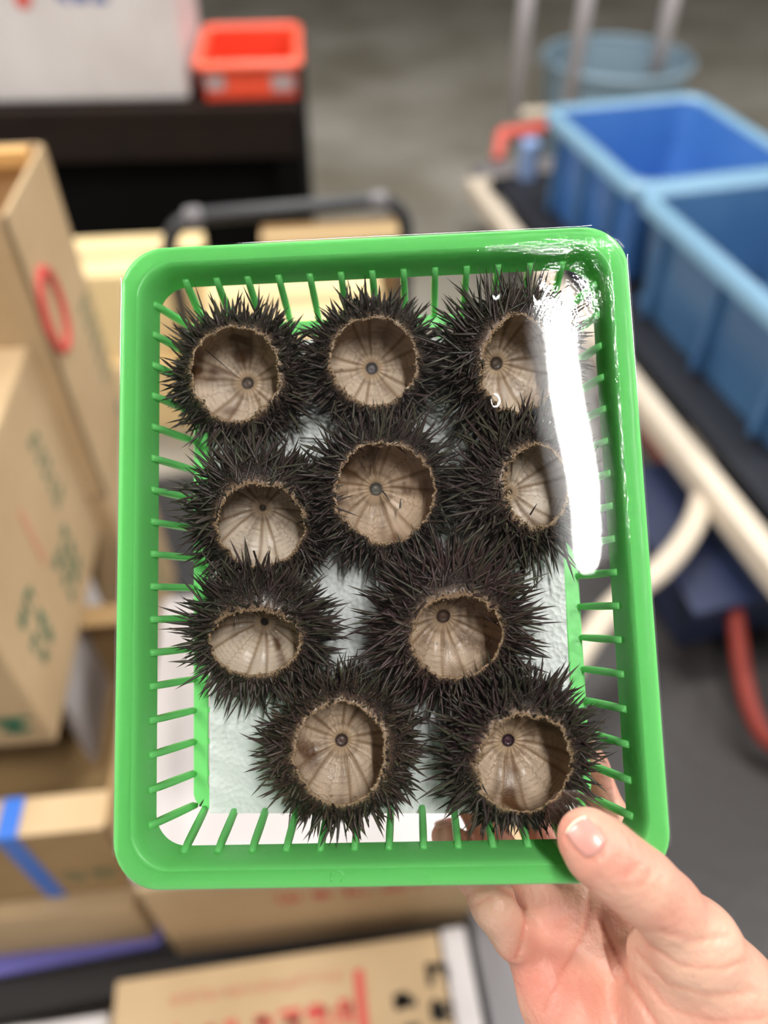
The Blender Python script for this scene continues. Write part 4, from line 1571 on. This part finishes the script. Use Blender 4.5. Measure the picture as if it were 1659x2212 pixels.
def crate(name, label, x0, x1, y0, y1, h, inner_blue):
    """cart-local extents; walls, lip and ribs"""
    root = thing(name, label, 'crate', cart.matrix_world @ Matrix.Translation((x0, y0, H0 + .011)), 'blue crates on the hand cart')
    L_, W_ = x1 - x0, y1 - y0
    t = .012
    mb = MB()
    mb.box((L_ / 2, W_ / 2, .006), (L_ - .06, W_ - .06, .012))
    s_ = .030
    rings = [(s_, 0), (0, h), (t, h), (s_ + t, .008)]
    V, Fc = [], []
    for ins_, z in rings:
        V += [(x + L_ / 2, y + W_ / 2, z) for x, y in rrect(L_ / 2 - ins_, W_ / 2 - ins_, .05, 5)]
    n = len(V) // 4
    for i_ in range(3):
        for k_ in range(n):
            Fc.append((i_ * n + k_, i_ * n + (k_ + 1) % n, (i_ + 1) * n + (k_ + 1) % n, (i_ + 1) * n + k_))
    mb.add(V, Fc)
    mb.build('body', m_blue if not inner_blue else inner_blue, root, smooth=False)
    lp_ = MB()
    V, Fc = [], []
    for ins_, z in ((-.022, h - .03), (-.024, h + .004), (-.016, h + .010), (.010, h + .010), (.013, h - .004)):
        V += [(x + L_ / 2, y + W_ / 2, z) for x, y in rrect(L_ / 2 - ins_, W_ / 2 - ins_, .055, 6)]
    n = len(V) // 5
    for i_ in range(4):
        for k_ in range(n):
            Fc.append((i_ * n + k_, i_ * n + (k_ + 1) % n, (i_ + 1) * n + (k_ + 1) % n, (i_ + 1) * n + k_))
    lp_.add(V, Fc).build('lip', m_blue2, root, smooth=True)
    for q in range(3):
        MB().box((L_ * (q + .5) / 3, .004, h / 2), (.02, .03, h * .9)).build('side_rib', m_blue, root, bevel=.004)
    return root


hC = .30
ymin = .055
near0 = ci @ Wd(1190, 240, .61)
nb = ci @ Wd(1425, 402, .61)
xa, xb = near0.x, nb.x
yo = max(near0.y, .05)
print('crate', near0, nb, cart_len)
m_blue_bright = mat('bright_blue_plastic', srgb(72, 122, 190), .35, srgb(62, 112, 180), 4)
crate('fish_crate', 'far blue plastic fish crate with a brown lump inside', xa, xb - .01, yo, yo + .52, hC, m_blue_bright)
crate('fish_crate', 'near blue plastic fish crate running out of the picture on the right', xb + .045, xb + .045 + .80, yo, yo + .52, hC, m_blue)
import bmesh
rs = np.random.default_rng(77)
bm = bmesh.new()
bmesh.ops.create_icosphere(bm, subdivisions=3, radius=.07)
for v in bm.verts:
    v.co.x *= 1.1
    v.co.z *= .4
    v.co += Vector(rs.normal(size=3)) * .004
me = bpy.data.meshes.new('brown_lump')
bm.to_mesh(me)
me.materials.append(mat('brown_sack', srgb(156, 112, 76), .8))
lump = link('brown_lump', me)
lump.matrix_world = cart.matrix_world @ Matrix.Translation((xb - .12, yo + .15, H0 + .15))
tag(lump, 'brown lump inside the far blue crate', 'lump')
bag = MB().lathe([(0, 0), (.075, 0), (.08, .05), (.07, .15), (.03, .17), (0, .17)], n=20).build('blue_bag', mat('vivid_blue', srgb(34, 92, 214), .4), smooth=True)
bag.matrix_world = cart.matrix_world @ Matrix.Translation((xb - .26, yo + .28, H0 + .024))
tag(bag, 'vivid blue bag inside the far blue crate', 'bag')

# round tub behind the crates
pT = Wd(1325, 175, .42)
tub = thing('round_tub', 'large round pale blue tub on the floor behind the crates', 'tub', frame((pT.x + .08, pT.y + .30, 0), 0))
m_tub = mat('faded_blue', srgb(126, 148, 162), .4)
MB().lathe([(0, .004), (.27, .004), (.33, .42), (.32, .42), (.262, .012), (0, .012)], n=40).build('body', m_tub, tub, smooth=False)
MB().tube([(.33 * math.cos(a_), .33 * math.sin(a_), .425) for a_ in np.linspace(0, 2 * math.pi, 41)[:-1]], .016, 8, closed=True).build('rim', m_tub, tub, smooth=True)

# navy tote and red pipe frame under the cart
nv = thing('navy_tote', 'dark navy tote standing on the floor under the hand cart', 'tote', frame(Wd(1450, 1240, 0) + Vector((.05, .02, 0)), cyaw))
mb = MB()
mb.box((0, 0, .075), (.42, .30, .15), taper=(1.08, 1.08))
mb.build('body', m_navy, nv, bevel=.01)
MB().box((0, 0, .155), (.46, .33, .015)).build('lid', m_navy, nv, bevel=.005)
rpts = [Wd(x, y, h) for x, y, h in ((1390, 930, .12), (1450, 1010, .12), (1500, 1080, .12), (1545, 1130, .14), (1572, 1240, .14), (1590, 1340, .12), (1602, 1440, .1), (1622, 1530, .08), (1660, 1600, .06), (1740, 1640, .05))]
rf = MB().tube(catmull(rpts), .019, 10).build('red_pipe', m_redp, smooth=True)
tag(rf, 'red painted bent pipe hanging below the right side of the cart', 'pipe')
